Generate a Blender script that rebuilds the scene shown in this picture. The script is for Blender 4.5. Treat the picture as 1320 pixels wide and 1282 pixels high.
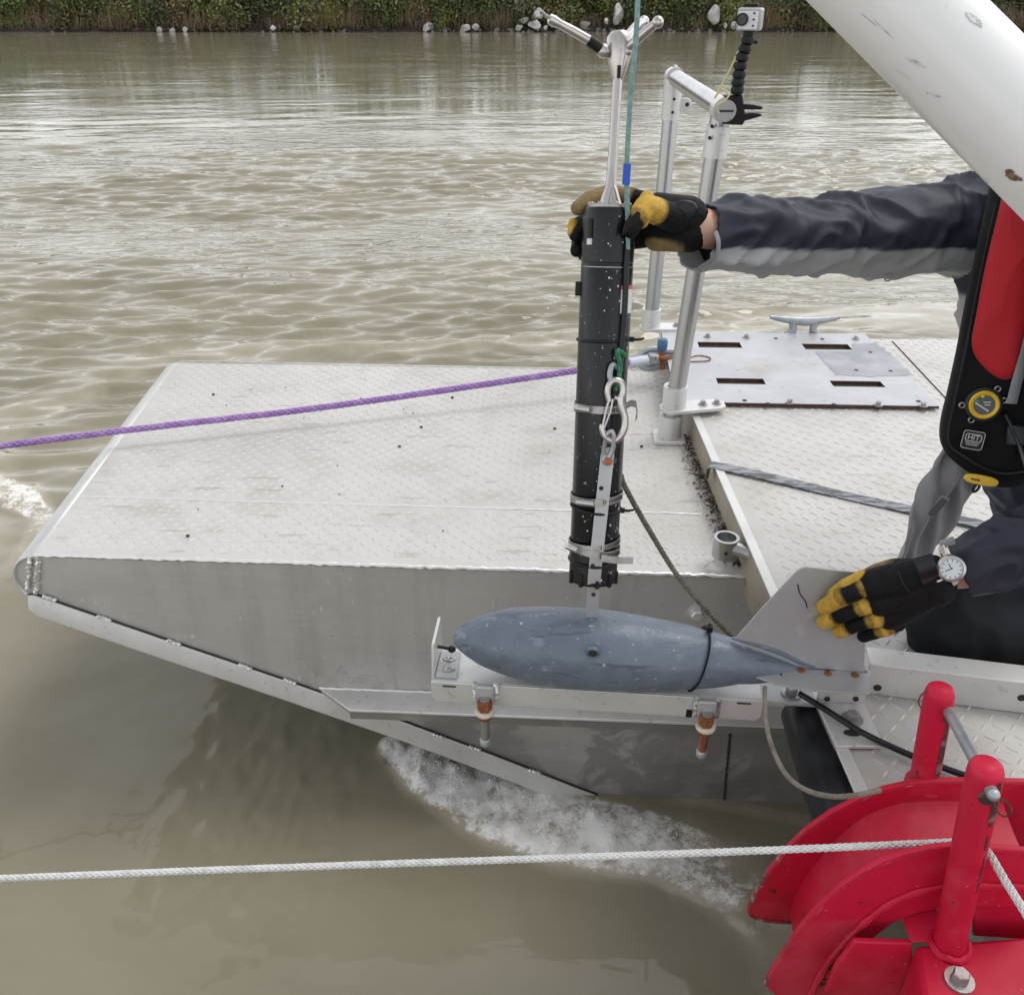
import bpy, bmesh, math, random
import numpy as np
from mathutils import Vector, Matrix, Quaternion

for _o in list(bpy.data.objects):
    bpy.data.objects.remove(_o)
SC = bpy.context.scene
COL = SC.collection
random.seed(7)
RNG = np.random.default_rng(11)
R = math.radians

# ------------------------------------------------------------------ camera
PW, PH, FOC, PITCH, CAMZ = 1320.0, 1282.0, 1150.0, R(29.5), 1.80
cam_d = bpy.data.cameras.new('camera')
cam_d.sensor_fit = 'HORIZONTAL'
cam_d.sensor_width = 36.0
cam_d.lens = FOC / PW * 36.0
cam_d.clip_start = 0.02
cam_d.clip_end = 2000.0
cam = bpy.data.objects.new('camera', cam_d)
COL.objects.link(cam)
cam.location = (0, 0, CAMZ)
cam.rotation_euler = (R(90) - PITCH, 0, 0)
SC.camera = cam

# ------------------------------------------------------------------ sky, sun, exposure
SUN_EL, SUN_ROT = R(62), R(62)
world = bpy.data.worlds.new('World')
SC.world = world
world.use_nodes = True
wn = world.node_tree
wn.nodes.clear()
w_out = wn.nodes.new('ShaderNodeOutputWorld')
w_bg = wn.nodes.new('ShaderNodeBackground')
w_sky = wn.nodes.new('ShaderNodeTexSky')
w_sky.sky_type = 'NISHITA'
w_sky.sun_disc = False
w_sky.sun_elevation = SUN_EL
w_sky.sun_rotation = SUN_ROT
w_sky.altitude = 300
w_sky.air_density = 1.0
w_sky.dust_density = 0.6
w_sky.ozone_density = 1.0
w_hs = wn.nodes.new('ShaderNodeHueSaturation')        # an overcast sky: the blue greyed out
w_hs.inputs['Saturation'].default_value = 0.12
wn.links.new(w_sky.outputs['Color'], w_hs.inputs['Color'])
wn.links.new(w_hs.outputs['Color'], w_bg.inputs['Color'])
w_bg.inputs['Strength'].default_value = 0.15
wn.links.new(w_bg.outputs['Background'], w_out.inputs['Surface'])

sun_d = bpy.data.lights.new('sun', 'SUN')
sun_d.energy = 0.7
sun_d.angle = R(25)
sun_d.color = (1.0, 0.965, 0.92)
sun = bpy.data.objects.new('sun', sun_d)
COL.objects.link(sun)
_az = math.pi / 2 - SUN_ROT        # sun_rotation turns clockwise from +Y
sun_dir = Vector((math.sin(SUN_ROT) * math.cos(SUN_EL), math.cos(SUN_ROT) * math.cos(SUN_EL), math.sin(SUN_EL)))
sun.rotation_euler = sun_dir.to_track_quat('Z', 'Y').to_euler()
sun.location = sun_dir * 20

SC.view_settings.view_transform = 'Standard'
SC.view_settings.look = 'None'
SC.view_settings.exposure = 0.86
SC.view_settings.gamma = 1.0
SC.view_settings.use_curve_mapping = False
SC.cycles.use_denoising = True
SC.cycles.max_bounces = 6
SC.cycles.adaptive_threshold = 0.02

# ------------------------------------------------------------------ sight lines (photo pixel -> point on a plane of the place)
_F = Vector((0, math.cos(PITCH), -math.sin(PITCH)))
_U = Vector((0, math.sin(PITCH), math.cos(PITCH)))
_C = Vector((0, 0, CAMZ))
def ray(px, py):
    return _F + Vector((1, 0, 0)) * ((px - PW / 2) / FOC) + _U * ((PH / 2 - py) / FOC)
def at_z(px, py, z):
    d = ray(px, py); return _C + d * ((z - CAMZ) / d.z)
def at_y(px, py, y):
    d = ray(px, py); return _C + d * (y / d.y)
def at_d(px, py, dep):
    return _C + ray(px, py) * dep
def at_pl(px, py, p0, n):
    d = ray(px, py); return _C + d * ((p0 - _C).dot(n) / d.dot(n))

# ------------------------------------------------------------------ numpy noise
def _hash(ix, iy, iz):
    h = (ix * 374761393 + iy * 668265263 + iz * 2147483647 * 3) & 0xffffffff
    h = ((h ^ (h >> 13)) * 1274126177) & 0xffffffff
    return ((h ^ (h >> 16)) & 0xffff) / 65535.0
def vnoise(p, scale=1.0, seed=0):
    q = np.asarray(p, dtype=np.float64) * scale + seed * 17.31
    i = np.floor(q).astype(np.int64); f = q - i
    f = f * f * f * (f * (f * 6 - 15) + 10)
    x, y, z = i[:, 0], i[:, 1], i[:, 2]
    def h(a, b, c): return _hash(x + a, y + b, z + c)
    fx, fy, fz = f[:, 0], f[:, 1], f[:, 2]
    c00 = h(0,0,0)*(1-fx)+h(1,0,0)*fx; c10 = h(0,1,0)*(1-fx)+h(1,1,0)*fx
    c01 = h(0,0,1)*(1-fx)+h(1,0,1)*fx; c11 = h(0,1,1)*(1-fx)+h(1,1,1)*fx
    return (c00*(1-fy)+c10*fy)*(1-fz)+(c01*(1-fy)+c11*fy)*fz
def fbm(p, scale=1.0, octv=3, seed=0):
    s = 0; a = 1.0; t = 0
    for k in range(octv):
        s = s + a * vnoise(p, scale * 2 ** k, seed + k); t += a; a *= 0.5
    return s / t
def sstep(a, b, x):
    t = np.clip((x - a) / (b - a), 0, 1); return t * t * (3 - 2 * t)

# ------------------------------------------------------------------ mesh builder
def V(*a): return Vector(a)
def frame_of(d):
    d = d.normalized()
    up = Vector((0, 0, 1)) if abs(d.z) < 0.95 else Vector((0, 1, 0))
    a = d.cross(up).normalized(); b = a.cross(d).normalized()
    return a, b, d
class MB:
    def __init__(s): s.v = []; s.f = []
    def add(s, vs, fs):
        n = len(s.v); s.v += [tuple(v) for v in vs]; s.f += [tuple(i + n for i in f) for f in fs]; return s
    def box(s, c, size, axes=None):
        ax = axes or (V(1,0,0), V(0,1,0), V(0,0,1)); c = Vector(c)
        hs = [a * (k / 2) for a, k in zip(ax, size)]
        vs = [c + hs[0]*x + hs[1]*y + hs[2]*z for z in (-1,1) for y in (-1,1) for x in (-1,1)]
        return s.add(vs, [(0,2,3,1),(4,5,7,6),(0,1,5,4),(2,6,7,3),(0,4,6,2),(1,3,7,5)])
    def prism(s, poly, vec):
        n = len(poly); vec = Vector(vec)
        vs = [Vector(p) for p in poly] + [Vector(p) + vec for p in poly]
        fs = [tuple(range(n))[::-1], tuple(range(n, 2*n))] + [(i, (i+1) % n, n + (i+1) % n, n + i) for i in range(n)]
        return s.add(vs, fs)
    def loft(s, rings, caps=True, closed=True):
        n = len(rings[0]); vs = [p for r in rings for p in r]; fs = []
        m = n if closed else n - 1
        for k in range(len(rings) - 1):
            for i in range(m):
                j = (i + 1) % n
                fs.append((k*n+i, k*n+j, (k+1)*n+j, (k+1)*n+i))
        if caps and closed:
            fs.append(tuple(range(n))[::-1]); fs.append(tuple((len(rings)-1)*n + i for i in range(n)))
        return s.add(vs, fs)
    def tube(s, path, r, n=12, caps=True, flat=None):
        path = [Vector(p) for p in path]; m = len(path)
        rr = list(r) if isinstance(r, (list, tuple, np.ndarray)) else [r] * m
        tang = []
        for i in range(m):
            t = path[min(i+1, m-1)] - path[max(i-1, 0)]
            tang.append(t.normalized())
        a, b, _ = frame_of(tang[0]); rings = []
        for i in range(m):
            if i:
                q = tang[i-1].rotation_difference(tang[i]); a = q @ a; b = q @ b
            fa, fb = flat or (1, 1)
            rings.append([path[i] + a*(math.cos(2*math.pi*k/n)*rr[i]*fa) + b*(math.sin(2*math.pi*k/n)*rr[i]*fb) for k in range(n)])
        return s.loft(rings, caps)
    def cyl(s, p0, p1, r, n=20, r1=None):
        return s.tube([p0, p1], [r, r if r1 is None else r1], n)
    def lathe(s, o, axis, prof, n=24, caps=True):
        a, b, d = frame_of(Vector(axis)); o = Vector(o)
        rings = [[o + d*t + a*(math.cos(2*math.pi*k/n)*rad) + b*(math.sin(2*math.pi*k/n)*rad) for k in range(n)] for t, rad in prof]
        return s.loft(rings, caps)
    def ball(s, c, r, n=12, m=8, sc=(1,1,1), axes=None):
        ax = axes or (V(1,0,0), V(0,1,0), V(0,0,1)); c = Vector(c); rings = []
        for i in range(1, m):
            th = math.pi * i / m
            rings.append([c + ax[0]*(r*sc[0]*math.sin(th)*math.cos(2*math.pi*k/n)) + ax[1]*(r*sc[1]*math.sin(th)*math.sin(2*math.pi*k/n)) - ax[2]*(r*sc[2]*math.cos(th)) for k in range(n)])
        n0 = len(s.v); s.loft(rings, False)
        b0 = len(s.v); s.v += [tuple(c - ax[2]*r*sc[2]), tuple(c + ax[2]*r*sc[2])]
        last = n0 + (m-2)*n
        for k in range(n):
            s.f.append((n0 + (k+1) % n, n0 + k, b0)); s.f.append((last + k, last + (k+1) % n, b0+1))
        return s
    def hexbolt(s, c, axis, r, h, washer=True):
        a, b, d = frame_of(Vector(axis)); c = Vector(c); z = 0
        if washer: s.cyl(c, c + d*(h*.3), r*1.7, 16); z = h*.3
        s.lathe(c + d*z, d, [(0, r), (h*.8, r), (h, r*.85)], 6)
        return s
    def mesh(s, name, org, smooth=40):
        me = bpy.data.meshes.new(name)
        o = Vector(org)
        me.from_pydata([(p[0]-o.x, p[1]-o.y, p[2]-o.z) for p in s.v], [], s.f)
        fin(me, smooth); return me
    def build(s, name, mat, parent=None, smooth=40, bevel=0, kind=None, org=None, fix=True):
        o = link(name, s.mesh(name, org if org is not None else root_loc(parent), smooth), mat, parent)
        if fix: fix_normals(o.data)
        if org is not None and parent is None: o.location = Vector(org)
        if bevel:
            m = o.modifiers.new('bevel', 'BEVEL'); m.width = bevel; m.segments = 2; m.limit_method = 'ANGLE'; m.angle_limit = R(40); m.harden_normals = False
        if kind: o['kind'] = kind
        return o
def fix_normals(me):
    bm = bmesh.new(); bm.from_mesh(me); bmesh.ops.recalc_face_normals(bm, faces=bm.faces[:]); bm.to_mesh(me); bm.free()
def fin(me, smooth=40):
    if smooth:
        me.polygons.foreach_set('use_smooth', [True] * len(me.polygons))
        if smooth < 180:
            try: me.set_sharp_from_angle(angle=R(smooth))
            except Exception: pass
    me.update()
def root_loc(p):
    while p is not None and p.parent is not None: p = p.parent
    return p.location.copy() if p is not None else Vector((0, 0, 0))
def link(name, me, mat, parent=None):
    o = bpy.data.objects.new(name, me); COL.objects.link(o)
    if mat is not None: me.materials.append(mat)
    if parent is not None: o.parent = parent
    return o
def thing(name, label, cat, loc=(0,0,0), group=None):
    o = bpy.data.objects.new(name, None); COL.objects.link(o)
    o.empty_display_size = 0.05
    o.location = Vector(loc); o['label'] = label; o['category'] = cat
    if group: o['group'] = group
    return o
def tag(o, label, cat, group=None, kind=None):
    o['label'] = label; o['category'] = cat
    if group: o['group'] = group
    if kind: o['kind'] = kind
    return o
def struct(o, label=None):
    o['kind'] = 'structure'
    return o
def copy_part(src, parent, loc):
    c = src.copy(); COL.objects.link(c); c.parent = parent; c.location = loc; return c
def smooth_path(pts, n=8):
    P = [Vector(p) for p in pts]; P = [P[0]*2-P[1]] + P + [P[-1]*2-P[-2]]; out = []
    for i in range(1, len(P)-2):
        for k in range(n):
            t = k / n; a, b, c, d = P[i-1], P[i], P[i+1], P[i+2]
            out.append(0.5*((2*b) + (c-a)*t + (2*a-5*b+4*c-d)*t*t + (3*b-a-3*c+d)*t**3))
    out.append(P[-2]); return out
def resample(path, step):
    path = [Vector(p) for p in path]; out = [path[0]]; L = [0]
    for i in range(1, len(path)): L.append(L[-1] + (path[i]-path[i-1]).length)
    n = max(2, int(L[-1] / step)); j = 0
    for k in range(1, n+1):
        t = L[-1]*k/n
        while j < len(L)-2 and L[j+1] < t: j += 1
        u = (t-L[j])/max(1e-9, L[j+1]-L[j]); out.append(path[j].lerp(path[j+1], u))
    return out
def braid(path, rad, pitch, k=4, seg=10, sides=5):
    """a braided line: k right-hand and k left-hand strands weaving over and under each other"""
    P = resample(path, pitch / seg); m = len(P); mb = MB()
    rr = rad if isinstance(rad, (list, tuple)) else (rad, rad)
    a, b, d = frame_of(P[1]-P[0]); fr = []
    for i in range(m):
        t = (P[min(i+1,m-1)]-P[max(i-1,0)]).normalized()
        q = d.rotation_difference(t); a = q @ a; b = q @ b; d = t; fr.append((a.copy(), b.copy()))
    for s in (1, -1):
        for j in range(k):
            path2 = []; radl = []
            for i in range(m):
                rd = rr[0] + (rr[1]-rr[0])*i/(m-1)
                th = s*2*math.pi*i/seg/1.0 + 2*math.pi*j/k + (0.3 if s > 0 else 0)
                w = 1 + 0.13*s*math.cos(k*th)
                q = 0.70*rd*w
                path2.append(P[i] + fr[i][0]*(q*math.cos(th)) + fr[i][1]*(q*math.sin(th))); radl.append(rd*0.36)
            mb.tube(path2, radl, sides)
    mb.tube(P, [ (rr[0]+(rr[1]-rr[0])*i/(m-1))*0.66 for i in range(m)], 6)
    return mb

# ------------------------------------------------------------------ materials
MATS = {}
def mat(name, col, rough=0.5, metal=0.0, layers=(), bump=(), spec=0.5, coord='Object', attr=None, sheen=0, coat=0, **kw):
    m = bpy.data.materials.new(name); m.use_nodes = True; MATS[name] = m
    nt = m.node_tree; N = nt.nodes; L = nt.links; N.clear()
    out = N.new('ShaderNodeOutputMaterial'); bs = N.new('ShaderNodeBsdfPrincipled')
    L.new(bs.outputs[0], out.inputs[0])
    bs.inputs['Metallic'].default_value = metal
    bs.inputs['Specular IOR Level'].default_value = spec
    if sheen: bs.inputs['Sheen Weight'].default_value = sheen; bs.inputs['Sheen Roughness'].default_value = .5
    if coat: bs.inputs['Coat Weight'].default_value = coat; bs.inputs['Coat Roughness'].default_value = .25
    for k, v in kw.items(): bs.inputs[k.replace('_', ' ')].default_value = v
    tc = N.new('ShaderNodeTexCoord')
    def rgb(c):
        n = N.new('ShaderNodeRGB'); n.outputs[0].default_value = (*c, 1); return n.outputs[0]
    def val(x):
        n = N.new('ShaderNodeValue'); n.outputs[0].default_value = x; return n.outputs[0]
    def field(d):
        mp = N.new('ShaderNodeMapping'); L.new(tc.outputs[coord], mp.inputs['Vector'])
        mp.inputs['Scale'].default_value = d.get('vs', (1,1,1)); mp.inputs['Rotation'].default_value = d.get('rot', (0,0,0))
        mp.inputs['Location'].default_value = d.get('loc', (0,0,0))
        kind = d.get('kind', 'noise')
        if kind == 'noise':
            t = N.new('ShaderNodeTexNoise'); t.inputs['Detail'].default_value = d.get('detail', 4); t.inputs['Roughness'].default_value = d.get('nrough', .55)
            t.inputs['Distortion'].default_value = d.get('dist', 0)
            src = t.outputs['Fac']
        elif kind == 'voronoi':
            t = N.new('ShaderNodeTexVoronoi'); t.feature = d.get('feature', 'F1'); src = t.outputs['Distance']
        elif kind == 'wave':
            t = N.new('ShaderNodeTexWave'); t.inputs['Distortion'].default_value = d.get('dist', 1); t.inputs['Detail'].default_value = 2; src = t.outputs['Fac']
            t.bands_direction = d.get('dir', 'X')
        t.inputs['Scale'].default_value = d['scale']
        L.new(mp.outputs[0], t.inputs['Vector'])
        return src
    if attr:
        an = N.new('ShaderNodeAttribute'); an.attribute_name = attr; c = an.outputs['Color']
    else: c = rgb(col)
    r = val(rough); mt = None
    for d in layers:
        src = field(d)
        mr = N.new('ShaderNodeMapRange'); mr.inputs['From Min'].default_value = d.get('lo', .4); mr.inputs['From Max'].default_value = d.get('hi', .6)
        mr.inputs['To Max'].default_value = d.get('fac', 1.0); L.new(src, mr.inputs['Value']); fac = mr.outputs[0]
        if 'mask' in d:
            s2 = field(d['mask']); m2 = N.new('ShaderNodeMapRange'); m2.inputs['From Min'].default_value = d['mask'].get('lo', .4); m2.inputs['From Max'].default_value = d['mask'].get('hi', .6)
            L.new(s2, m2.inputs['Value']); mm = N.new('ShaderNodeMath'); mm.operation = 'MULTIPLY'; L.new(fac, mm.inputs[0]); L.new(m2.outputs[0], mm.inputs[1]); fac = mm.outputs[0]
        mx = N.new('ShaderNodeMix'); mx.data_type = 'RGBA'; L.new(fac, mx.inputs['Factor']); L.new(c, mx.inputs['A'])
        if d.get('mul'):
            mx.blend_type = 'MULTIPLY'
        L.new(rgb(d['col']), mx.inputs['B']); c = mx.outputs['Result']
        if 'rough' in d:
            m3 = N.new('ShaderNodeMix'); m3.data_type = 'FLOAT'; L.new(fac, m3.inputs[0]); L.new(r, m3.inputs[2]); m3.inputs[3].default_value = d['rough']; r = m3.outputs[0]
        if 'metal' in d:
            m4 = N.new('ShaderNodeMix'); m4.data_type = 'FLOAT'; L.new(fac, m4.inputs[0])
            if mt is None: m4.inputs[2].default_value = metal
            else: L.new(mt, m4.inputs[2])
            m4.inputs[3].default_value = d['metal']; mt = m4.outputs[0]
    L.new(c, bs.inputs['Base Color']); L.new(r, bs.inputs['Roughness'])
    if mt is not None: L.new(mt, bs.inputs['Metallic'])
    prev = None
    for d in bump:
        b = N.new('ShaderNodeBump'); b.inputs['Strength'].default_value = d.get('str', .3); b.inputs['Distance'].default_value = d.get('d', .002)
        L.new(field(d), b.inputs['Height'])
        if prev: L.new(prev, b.inputs['Normal'])
        prev = b.outputs[0]
    if prev: L.new(prev, bs.inputs['Normal'])
    return m

mat('alu_deck', (.545,.53,.50), .50, .22, layers=[
    dict(scale=2.2, lo=.40, hi=.66, col=(.44,.425,.395), fac=.65, detail=8, nrough=.65),
    dict(scale=9, lo=.52, hi=.72, col=(.37,.35,.31), fac=.5, detail=9, nrough=.65),
    dict(scale=1.1, lo=.5, hi=.62, col=(.58,.57,.55), fac=.5, detail=5, loc=(4,2,0)),
    dict(scale=3.6, lo=.54, hi=.74, col=(.31,.275,.22), fac=.5, detail=11, nrough=.72, loc=(7,3,0)),
    dict(scale=40, lo=.63, hi=.66, col=(.30,.28,.25), fac=.5, detail=3, vs=(.15,1,1), rot=(0,0,.5)),
    dict(scale=160, lo=.70, hi=.74, col=(.16,.14,.11), fac=.7, detail=2, rough=.8)],
    bump=[dict(scale=220, str=.12, d=.001)])
mat('alu_lug', (.585,.57,.545), .55, .15, layers=[dict(scale=5, lo=.4, hi=.65, col=(.50,.48,.45), fac=.7), dict(scale=30, lo=.5, hi=.7, col=(.42,.40,.37), fac=.6)])
mat('alu_side', (.54,.53,.515), .42, .30, layers=[
    dict(scale=1.6, lo=.35, hi=.65, col=(.43,.42,.405), fac=.8, detail=7, nrough=.65, vs=(1,1,1.2)),
    dict(scale=10, lo=.48, hi=.70, col=(.34,.33,.315), fac=.6, detail=8, nrough=.65, vs=(1.4,1.4,.22)),
    dict(scale=90, lo=.45, hi=.7, col=(.60,.59,.575), fac=.22, detail=5, vs=(.10,.10,1.2)),
    dict(scale=30, lo=.655, hi=.69, col=(.68,.67,.65), fac=.8, detail=8, nrough=.7, vs=(.7,.7,1.2)),
    dict(scale=9, lo=.52, hi=.62, col=(.44,.43,.41), fac=.35, detail=7, vs=(.4,1,1.5)),
    dict(scale=70, vs=(1,1,.35), lo=.70, hi=.73, col=(.66,.65,.63), fac=.8, detail=2),
    dict(scale=130, vs=(.3,1,1), lo=.73, hi=.75, col=(.16,.15,.13), fac=.6, detail=2)],
    bump=[dict(scale=4, str=.15, d=.004), dict(scale=150, vs=(.08,1,1), str=.08, d=.001)])
mat('hull_bottom_shade', (.05,.047,.042), .6)  # plate colour darkened to deepen the shade under the raked bow
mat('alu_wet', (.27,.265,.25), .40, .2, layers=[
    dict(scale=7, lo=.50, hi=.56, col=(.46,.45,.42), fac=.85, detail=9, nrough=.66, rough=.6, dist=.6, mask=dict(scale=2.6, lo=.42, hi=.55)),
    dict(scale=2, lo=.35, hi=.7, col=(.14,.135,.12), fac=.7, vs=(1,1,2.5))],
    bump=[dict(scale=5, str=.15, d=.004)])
mat('alu_bright', (.66,.655,.64), .38, .35, layers=[
    dict(scale=9, lo=.4, hi=.7, col=(.52,.51,.49), fac=.6, detail=5),
    dict(scale=60, lo=.62, hi=.7, col=(.36,.35,.33), fac=.5)],
    bump=[dict(scale=90, vs=(.2,1,1), str=.08, d=.001)])
mat('alu_pipe', (.47,.47,.465), .28, .9, layers=[dict(scale=12, lo=.4, hi=.7, col=(.34,.335,.33), fac=.6, vs=(1,1,.25)), dict(scale=55, lo=.68, hi=.72, col=(.25,.24,.23), fac=.7, vs=(1,1,.3))])
mat('alu_plate', (.47,.475,.485), .42, .3, layers=[
    dict(scale=4.2, lo=.42, hi=.66, col=(.37,.38,.395), fac=.9, detail=8, nrough=.65),
    dict(scale=5.0, lo=.56, hi=.72, col=(.36,.31,.25), fac=.55, detail=8, loc=(3,1,0)),
    dict(scale=40, lo=.5, hi=.75, col=(.54,.54,.545), fac=.5, detail=4, vs=(.2,1,1)),
    dict(scale=45, lo=.66, hi=.72, col=(.24,.21,.18), fac=.7, detail=3)])
mat('alu_dark_patch', (.27,.28,.30), .45, .4, layers=[dict(scale=9, lo=.4, hi=.65, col=(.42,.43,.45), fac=.7, detail=7)])
mat('weld', (.72,.71,.70), .40, .7, bump=[dict(scale=160, str=.5, d=.003)])
mat('coaming', (.34,.305,.245), .60, .15, layers=[
    dict(scale=5, lo=.45, hi=.65, col=(.23,.195,.145), fac=.8, detail=8),
    dict(scale=40, lo=.66, hi=.70, col=(.12,.09,.06), fac=.8, detail=3)])
mat('dark_gap', (.03,.028,.024), .9)
mat('galv', (.42,.44,.46), .45, .6, layers=[dict(scale=40, lo=.45, hi=.65, col=(.28,.30,.32), fac=.7)])
mat('stainless', (.52,.49,.47), .30, .9, layers=[dict(scale=30, lo=.5, hi=.7, col=(.42,.39,.37), fac=.6)])
mat('steel_dull', (.40,.39,.38), .42, .8, layers=[dict(scale=60, lo=.5, hi=.7, col=(.25,.22,.2), fac=.6)])
mat('rust', (.18,.06,.025), .85, 0, layers=[dict(scale=90, lo=.45, hi=.65, col=(.32,.12,.045), fac=.9), dict(scale=40, lo=.6, hi=.7, col=(.06,.025,.015), fac=.8)], bump=[dict(scale=200, str=.6, d=.002)])
mat('rust_edge', (.07,.035,.022), .9, 0, layers=[dict(scale=60, lo=.5, hi=.7, col=(.16,.07,.035), fac=.8)])
mat('nylon_white', (.66,.61,.50), .5)
mat('black_plastic', (.005,.0055,.007), .30, 0, spec=.4, layers=[
    dict(scale=70, lo=.68, hi=.70, col=(.62,.62,.62), fac=.95, detail=3, nrough=.6, rough=.8, mask=dict(scale=5, lo=.40, hi=.55)),
    dict(scale=210, lo=.71, hi=.74, col=(.5,.5,.5), fac=.8, detail=2, rough=.8),
    dict(scale=7, lo=.45, hi=.75, col=(.028,.031,.037), fac=.7, detail=7, vs=(1,1,.35), rough=.45),
    dict(scale=60, vs=(1,1,.04), lo=.62, hi=.72, col=(.05,.053,.06), fac=.6)],
    bump=[dict(scale=90, str=.06, d=.001)])
mat('black_rubber', (.007,.0075,.009), .38, 0, spec=.35, layers=[dict(scale=12, lo=.45, hi=.7, col=(.028,.03,.036), fac=.8)])
mat('black_matte', (.006,.006,.0065), .5, spec=.35)
mat('lead_paint', (.125,.155,.195), .40, .1, layers=[
    dict(scale=7, lo=.42, hi=.64, col=(.165,.20,.245), fac=.7, detail=8, nrough=.65, vs=(.5,1,1)),
    dict(scale=13, lo=.52, hi=.72, col=(.07,.09,.12), fac=.6, detail=9, nrough=.7, dist=.6),
    dict(scale=80, lo=.63, hi=.67, col=(.30,.34,.38), fac=.6, detail=5, nrough=.7, vs=(.3,1,1), rot=(0,0,.5)),
    dict(scale=70, lo=.62, hi=.67, col=(.06,.075,.10), fac=.6, detail=3, vs=(.1,1,1), rot=(0,.4,-.2)),
    dict(scale=34, lo=.60, hi=.66, col=(.28,.33,.38), fac=.45, detail=9, nrough=.65, vs=(.5,1,1)),
    dict(scale=120, lo=.70, hi=.72, col=(.5,.53,.56), fac=.8, detail=2, vs=(.6,1,1)),
    dict(scale=9, lo=.69, hi=.75, col=(.26,.25,.2), fac=.5, loc=(2,1,0))],
    bump=[dict(scale=26, str=.9, d=.005, detail=8), dict(scale=110, str=.15, d=.001)])
mat('fin_alu', (.40,.41,.415), .45, .3, layers=[
    dict(scale=8, lo=.42, hi=.68, col=(.47,.475,.48), fac=.7, detail=8),
    dict(scale=26, lo=.58, hi=.7, col=(.62,.61,.60), fac=.5, detail=8),
    dict(scale=3, lo=.5, hi=.7, col=(.33,.33,.335), fac=.6)])
mat('red_paint', (.56,.010,.045), .45, 0, spec=.3, layers=[
    dict(scale=4, lo=.42, hi=.65, col=(.48,.007,.028), fac=.8, detail=6),
    dict(scale=6, lo=.50, hi=.72, col=(.62,.085,.125), fac=.65, detail=9, nrough=.65, rough=.65),
    dict(scale=150, lo=.735, hi=.75, col=(.60,.25,.28), fac=.6, detail=2),
    dict(scale=16, lo=.635, hi=.65, col=(.06,.02,.018), fac=.95, detail=9, nrough=.7, rough=.85),
    dict(scale=5, lo=.55, hi=.72, col=(.25,.010,.02), fac=.45, detail=9, nrough=.7, loc=(1,4,2))],
    bump=[dict(scale=60, str=.10, d=.002, detail=5)])
mat('red_worn', (.055,.028,.02), .85, 0, layers=[dict(scale=40, lo=.5, hi=.6, col=(.20,.16,.14), fac=.8), dict(scale=70, lo=.6, hi=.66, col=(.45,.03,.05), fac=.7)], bump=[dict(scale=120, str=.4, d=.002)])
mat('white_paint', (.78,.775,.765), .30, 0, layers=[
    dict(scale=5, lo=.5, hi=.75, col=(.62,.60,.57), fac=.5, detail=7),
    dict(scale=24, lo=.66, hi=.72, col=(.52,.48,.43), fac=.5, detail=8, vs=(1,.5,.5), rough=.6)],
    bump=[dict(scale=30, str=.05, d=.002)])
mat('rope_white', (.66,.66,.645), .8, 0, layers=[dict(scale=60, lo=.45, hi=.7, col=(.46,.455,.44), fac=.7)], bump=[dict(scale=400, vs=(1,1,1), str=.5, d=.001)])
mat('rope_purple', (.30,.165,.42), .75, 0, layers=[dict(scale=30, lo=.45, hi=.65, col=(.42,.29,.52), fac=.8), dict(scale=120, lo=.55, hi=.68, col=(.18,.07,.30), fac=.7)])
mat('rope_olive', (.13,.125,.09), .9, 0, layers=[dict(scale=90, lo=.45, hi=.65, col=(.24,.23,.18), fac=.8)])
mat('rope_tan', (.20,.18,.145), .9, 0, layers=[dict(scale=60, lo=.45, hi=.65, col=(.11,.085,.06), fac=.8)])
mat('cord_teal', (.15,.28,.265), .7, 0, layers=[dict(scale=150, lo=.45, hi=.6, col=(.27,.40,.375), fac=.7)])
mat('cord_green', (.03,.17,.08), .8, 0, layers=[dict(scale=150, lo=.5, hi=.6, col=(.1,.30,.17), fac=.8)])
mat('cord_yellow', (.62,.56,.30), .8)
mat('tape_blue', (.02,.10,.55), .45)
mat('vinyl_hose', (.48,.52,.58), .35)
mat('webbing', (.10,.105,.115), .7, 0, layers=[dict(scale=34, vs=(.5,2.2,1), lo=.47, hi=.53, col=(.30,.31,.33), fac=.9, detail=4, nrough=.7, rot=(0,0,.62))], bump=[dict(scale=300, str=.3, d=.001)])
mat('sticker', (.74,.74,.75), .4)
mat('sticker_red', (.62,.09,.14), .4)
mat('camera_grey', (.38,.385,.38), .35)
mat('lens_glass', (.006,.007,.01), .08)
mat('orange_paint', (.42,.10,.045), .6)
mat('navy_cloth', (.026,.030,.045), .58, 0, spec=.25, layers=[dict(scale=12, lo=.4, hi=.7, col=(.040,.045,.063), fac=.8)], bump=[dict(scale=700, str=.12, d=.0008), dict(scale=30, str=.25, d=.004, detail=5)])
mat('black_cloth', (.006,.006,.007), .75, 0, spec=.2, bump=[dict(scale=500, str=.25, d=.001), dict(scale=25, str=.3, d=.004, detail=5)])
mat('trouser_cloth', (.009,.010,.013), .7, 0, spec=.2, layers=[dict(scale=8, lo=.4, hi=.7, col=(.019,.021,.027), fac=.9)], bump=[dict(scale=18, str=.35, d=.006, detail=6)])
mat('grey_cloth', (.26,.265,.275), .7, 0, layers=[dict(scale=20, lo=.4, hi=.7, col=(.20,.205,.215), fac=.8)], bump=[dict(scale=600, str=.15, d=.0008), dict(scale=22, str=.3, d=.004, detail=5)], sheen=.15)
mat('red_cloth', (.50,.012,.020), .6, 0, spec=.3, layers=[dict(scale=9, lo=.4, hi=.7, col=(.40,.010,.017), fac=.8)], bump=[dict(scale=24, str=.2, d=.004)], sheen=.15)
mat('jacket_cloth', (1,1,1), .55, 0, spec=.3, attr='tint', bump=[dict(scale=600, str=.12, d=.0008), dict(scale=26, str=.25, d=.005, detail=5)])
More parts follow.
